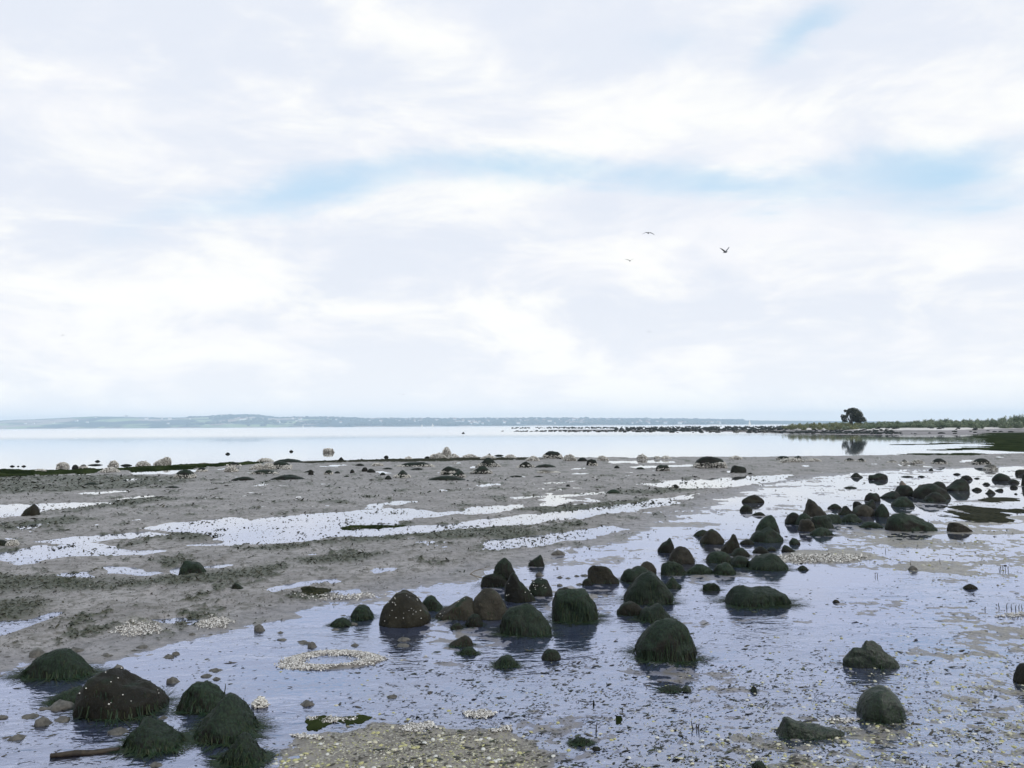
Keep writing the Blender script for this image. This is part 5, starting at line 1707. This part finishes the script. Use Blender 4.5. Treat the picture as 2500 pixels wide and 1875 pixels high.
def shell_heap(name, n, xx, yy, hh_, label, seed, mat='shellwhite', size=(.008, .013)):
    rg_ = np.random.default_rng(seed)
    v, f = pieces(shells, xx, yy, hh_ + rg_.random(len(xx)) * .008, rg_.uniform(*size, len(xx)), rg_, .9)
    obj(name, mesh_np(name, v, f, M[mat], True), kind='stuff', label=label, cat='shells')


rg_ = np.random.default_rng(5)
n_ = 7000
th, rr_ = rg_.uniform(0, 6.2832, n_), .74 + rg_.normal(size=n_) * .10
rr_ = rr_ * (1 + .10 * np.sin(th * 2 + .6) + .06 * np.sin(th * 3 + 2) + .04 * np.sin(th * 7))
rr_ = np.where(np.cos(th) < -.3, rr_ + .06, rr_)
X_, Y_ = RING_C.x + RING_X * rr_ * np.cos(th), RING_C.y + RING_Y * rr_ * np.sin(th)
hz_ = mud_height(X_, Y_)[0]
shell_heap('shell_ring', n_, X_, Y_, np.maximum(hz_, -.004), 'pale ring of shells round a small round pool of blue water', 6, size=(.0050, .0090))
for k_, (pl, n_, lab) in enumerate((
        ([(745, 1738), (790, 1732), (850, 1735), (905, 1738), (860, 1746), (790, 1752)], 500, 'band of white shells above the bright green weed mat'),
        ([(705, 1778), (740, 1774), (790, 1780), (795, 1788), (750, 1789)], 420, 'small white shell patch left of the foreground shell bank'),
        ([(975, 1765), (1000, 1750), (1060, 1744), (1068, 1760), (1030, 1772), (985, 1774)], 620, 'white shell patch just above the foreground shell bank'),
        ([(1120, 1728), (1140, 1718), (1190, 1718), (1220, 1728), (1180, 1740), (1140, 1738)], 520, 'white shell patch in the wet mud, right of the centre patch'),
        ([(1180, 1765), (1240, 1752), (1250, 1768), (1200, 1776)], 260, 'thin shell curve at the right end of the shell bank'),
        ([(1815, 1358), (1850, 1349), (1960, 1350), (2060, 1348), (2140, 1356), (2070, 1370), (1950, 1375), (1870, 1368)], 1500, 'long white shell patch beside the two humped green stone'),
        ([(275, 1538), (320, 1516), (400, 1522), (412, 1542), (330, 1552)], 900, 'white shell mound on the left mud bank'),
        ([(475, 1518), (520, 1501), (590, 1512), (560, 1530), (490, 1532)], 800, 'white shell mound right of a larger one on the left bank'),
        ([(700, 1455), (830, 1444), (900, 1440), (945, 1446), (880, 1462), (760, 1462)], 500, 'scattered shell patch on the mud above the pool'),
        ([(330, 1530), (380, 1526), (700, 1412), (640, 1440)], 0, ''),
        ([(2400, 1500), (2440, 1488), (2520, 1484), (2520, 1504)], 400, 'shelly patch with dark shoots at the right edge'),
        ([(1975, 1742), (2050, 1735), (2095, 1740), (2040, 1752)], 160, 'thin line of shells left of the glistening round boulder'))):
    if not n_:
        continue
    rg_ = np.random.default_rng(900 + k_)
    pa = np.array(pl, float)
    uu_, vv_ = rg_.uniform(pa[:, 0].min(), pa[:, 0].max(), n_ * 4), rg_.uniform(pa[:, 1].min(), pa[:, 1].max(), n_ * 4)
    ok = in_px(uu_, vv_, pl) + 9 * noise2(uu_ / 12, vv_ / 5, 33) - 2 > rg_.random(n_ * 4) * 9
    uu_, vv_ = uu_[ok][:n_], vv_[ok][:n_]
    Dd = CAM_H * F_PX / (vv_ - (1047 - .0061 * uu_))
    X_ = (uu_ - CX) / F_PX * Dd
    zb = np.maximum(mud_height(X_, Dd)[0], 0) + .002
    sc_ = max(1.0, Dd.mean() / 6.5)
    shell_heap('shell_patch', n_, X_, Dd, zb, lab, 950 + k_, size=(.0042 * sc_, .0078 * sc_))

# ------------------------------------------------------------------ weed litter and crumbs
flake = (np.array([(-1, -.25, 0), (-.3, -.5, .12), (.6, -.35, .05), (1.1, .05, 0), (.4, .45, .14), (-.5, .4, .06), (0, 0, .28)], float),
         np.array([(0, 1, 6), (1, 2, 6), (2, 3, 6), (3, 4, 6), (4, 5, 6), (5, 0, 6)]))


def d_litter(u_, v_):
    a = sstep(v_, 1545, 1640) * sstep(u_ + (v_ - 1640) * .35, 760, 1050) * (1 - .55 * sstep(u_, 1900, 2300))
    b = .3 * sstep(u_ - (1640 - v_) * 1.2, 1050, 1500) * sstep(v_, 1380, 1480)
    cl = sstep(noise2(u_ / 75., v_ / 26., 711) + .5 * noise2(u_ / 24., v_ / 9., 712), -.25, .5)
    left = .10 * sstep(v_, 1500, 1560) * (1 - sstep(u_, 600, 900))
    return np.clip((a + b) * (.15 + .85 * cl) + left, 0, 1)


u_, v_, x_, y_, h_, rg_ = scatter(44000, d_litter, 811)
siz = rg_.uniform(.004, .013, len(x_)) * np.clip(y_ / 7, .8, 1.5) * np.where(rg_.random(len(x_)) < .06, 2.4, 1)
v, f = pieces(flake, x_, y_, np.maximum(h_, 0) + .001, siz, rg_, .3, .8, (.7, 2.2), 1.1)
obj('weed_litter', mesh_np('weed_litter', v, f, M['litter'], True), kind='stuff', label='dark scraps of weed littering the wet foreground film', cat='weed litter')


def d_crumb(u_, v_):
    line = np.interp(u_, [0, 560, 1000, 1450, 1700, 1900, 2500], [1610, 1510, 1420, 1310, 1210, 1165, 1140])
    mudz = sstep(line - v_, -30, 30)
    return np.clip(.75 * mudz * (.25 + .75 * sstep(noise2(u_ / 45., v_ / 11., 721), -.3, .5)) + .35 * (1 - mudz) * sstep(1420 - v_, 0, 60) * sstep(noise2(u_ / 60., v_ / 12., 723), -.1, .5), 0, 1)


u_, v_, x_, y_, h_, rg_ = scatter(46000, d_crumb, 821, 1160, 1600)
siz = rg_.uniform(.9, 2.4, len(x_)) * y_ / F_PX * np.where(rg_.random(len(x_)) < .08, 1.8, 1)
v, f = pieces(flake, x_, y_, np.maximum(h_, -.004) + .002, siz, rg_, .6, 2.2, (.7, 1.5))
obj('mud_crumbs', mesh_np('mud_crumbs', v, f, M['crumb'], True), kind='stuff', label='crumbs and worm casts peppering the grey mud', cat='mud crumbs')


def d_tuft(u_, v_):
    Dd = CAM_H * F_PX / (v_ - (1047 - .0061 * u_))
    return mud_height((u_ - CX) / F_PX * Dd, Dd)[1] ** 1.5


u_, v_, x_, y_, h_, rg_ = scatter(48000, d_tuft, 831, 1160, 1600, 0, 1900)
siz = rg_.uniform(1.6, 4.5, len(x_)) * y_ / F_PX
v, f = pieces(flake, x_, y_, np.maximum(h_, -.004) + .002, siz, rg_, .7, 1.5, (.8, 2.0))
obj('mud_weed', mesh_np('mud_weed', v, f, M['brownweed'], True), kind='stuff', label='olive weed growing in streaks over the grey mud', cat='weed')

# pale shell specks on the mud
u_, v_, x_, y_, h_, rg_ = scatter(4200, lambda a_, b_: .5 * d_crumb(a_, b_), 841, 1190, 1600)
siz = rg_.uniform(.5, 1.3, len(x_)) * y_ / F_PX
v, f = pieces(shells, x_, y_, np.maximum(h_, -.002) + .002, siz, rg_, .6)
obj('shell_specks', mesh_np('shell_specks', v, f, M['shellwhite'], True), kind='stuff', label='tiny pale shell specks dotting the grey mud', cat='shell specks')

# ------------------------------------------------------------------ birds
def gull(u_, y_, D, span, left, right, label, yaw=0.0):
    """one continuous body: spindle with tail, two cranked wings; left/right: wing points (out, up) in half spans"""
    c = at_depth(u_, y_, D)
    s_ = span * .5
    parts_ = []
    bl = .42 * span
    v0, f0 = tube([(0, -bl * .52, .01), (0, -bl * .4, .0), (0, -bl * .2, 0), (0, 0, 0), (0, bl * .25, .01), (0, bl * .42, .02), (0, bl * .55, .02)], [.012 * span, .035 * span, .05 * span, .055 * span, .035 * span, .018 * span, .03 * span], 8)
    parts_.append((v0, f0))
    for sgn, pts_ in ((-1, left), (1, right)):
        vs, fs = [], []
        n_ = len(pts_)
        for i_, (o_, h_) in enumerate(pts_):
            ch = span * (.085, .10, .075, .02)[min(i_, 3)]
            sw_ = span * (.0, -.03, .0, .08)[min(i_, 3)]
            th = span * (.014, .012, .008, .003)[min(i_, 3)]
            for dy_, dz_ in ((-ch, 0), (0, th), (ch, 0), (0, -th)):
                vs.append((sgn * o_ * s_, dy_ + sw_, h_ * s_ + dz_))
        for i_ in range(n_ - 1):
            for k_ in range(4):
                k2 = (k_ + 1) % 4
                fs.append((i_ * 4 + k_, i_ * 4 + k2, i_ * 4 + 4 + k2, i_ * 4 + 4 + k_))
        fs.append((n_ * 4 - 4, n_ * 4 - 3, n_ * 4 - 2, n_ * 4 - 1))
        parts_.append((np.array(vs, float), np.array(fs)))
    o = obj('seagull', mesh_np('seagull', *join_np(parts_), M['gull']), loc=c, label=label, cat='bird')
    o.rotation_euler.z = yaw
    return o


gull(1583, 569, 62, 1.05, [(0, 0), (.35, .10), (.7, -.02), (1, -.12)], [(0, 0), (.3, .06), (.7, -.12), (1, -.28)], 'gull gliding with drooped wings, highest bird above the bay')
gull(1771, 616, 60, 1.02, [(0, 0), (.35, .2), (.7, .42), (1, .62)], [(0, 0), (.3, .42), (.65, .72), (.95, 1.0)], 'gull with wings raised in a V, rightmost bird', .5)
gull(1538, 637, 75, .95, [(0, 0), (.35, .2), (.7, .3), (1, .42)], [(0, 0), (.35, .25), (.6, .4), (.8, .42)], 'smaller gull below the gliding one, wings half raised')
gull(1585, 811, 150, 1.0, [(0, 0), (.35, .25), (.7, .3), (1, .25)], [(0, 0), (.35, .3), (.7, .38), (1, .3)], 'tiny faint gull low over the bay right of centre')
gull(154, 818, 170, 1.0, [(0, 0), (.35, .05), (.7, -.1), (1, -.1)], [(0, 0), (.35, .0), (.7, -.15), (1, -.3)], 'tiny faint gull over the far left hills')
gull(974, 961, 260, 1.0, [(0, 0), (.4, .2), (.7, .2), (1, .1)], [(0, 0), (.4, .2), (.7, .2), (1, .1)], 'speck sized gull just above the far shore, left of a pair')
gull(985, 963, 260, 1.0, [(0, 0), (.4, .1), (.7, .0), (1, -.1)], [(0, 0), (.4, .2), (.7, .2), (1, .1)], 'speck sized gull just above the far shore, right of a pair')

# ------------------------------------------------------------------ the air
HAZE_DENSITY = 0.00017
mt = bpy.data.materials.new('sea_haze')
mt.use_nodes = True
t = NT(mt.node_tree)
vol = t.n('ShaderNodeVolumePrincipled')
vol.inputs['Color'].default_value = (0.68, 0.84, 1.0, 1)
vol.inputs['Density'].default_value = HAZE_DENSITY
vol.inputs['Anisotropy'].default_value = 0.0
out = t.n('ShaderNodeOutputMaterial')
t.link(vol.outputs[0], out.inputs['Volume'])
v = np.array([(x_, y_, z_) for z_ in (-2.0, 103.0) for x_, y_ in ((-7000, -300), (7000, -300), (7000, 7000), (-7000, 7000))], float)
f = np.array([(3, 2, 1, 0), (4, 5, 6, 7), (0, 1, 5, 4), (1, 2, 6, 5), (2, 3, 7, 6), (3, 0, 4, 7)])
obj('haze', mesh_np('haze', v, f, mt, False), kind='stuff', label='thin pale blue haze over the bay', cat='haze')
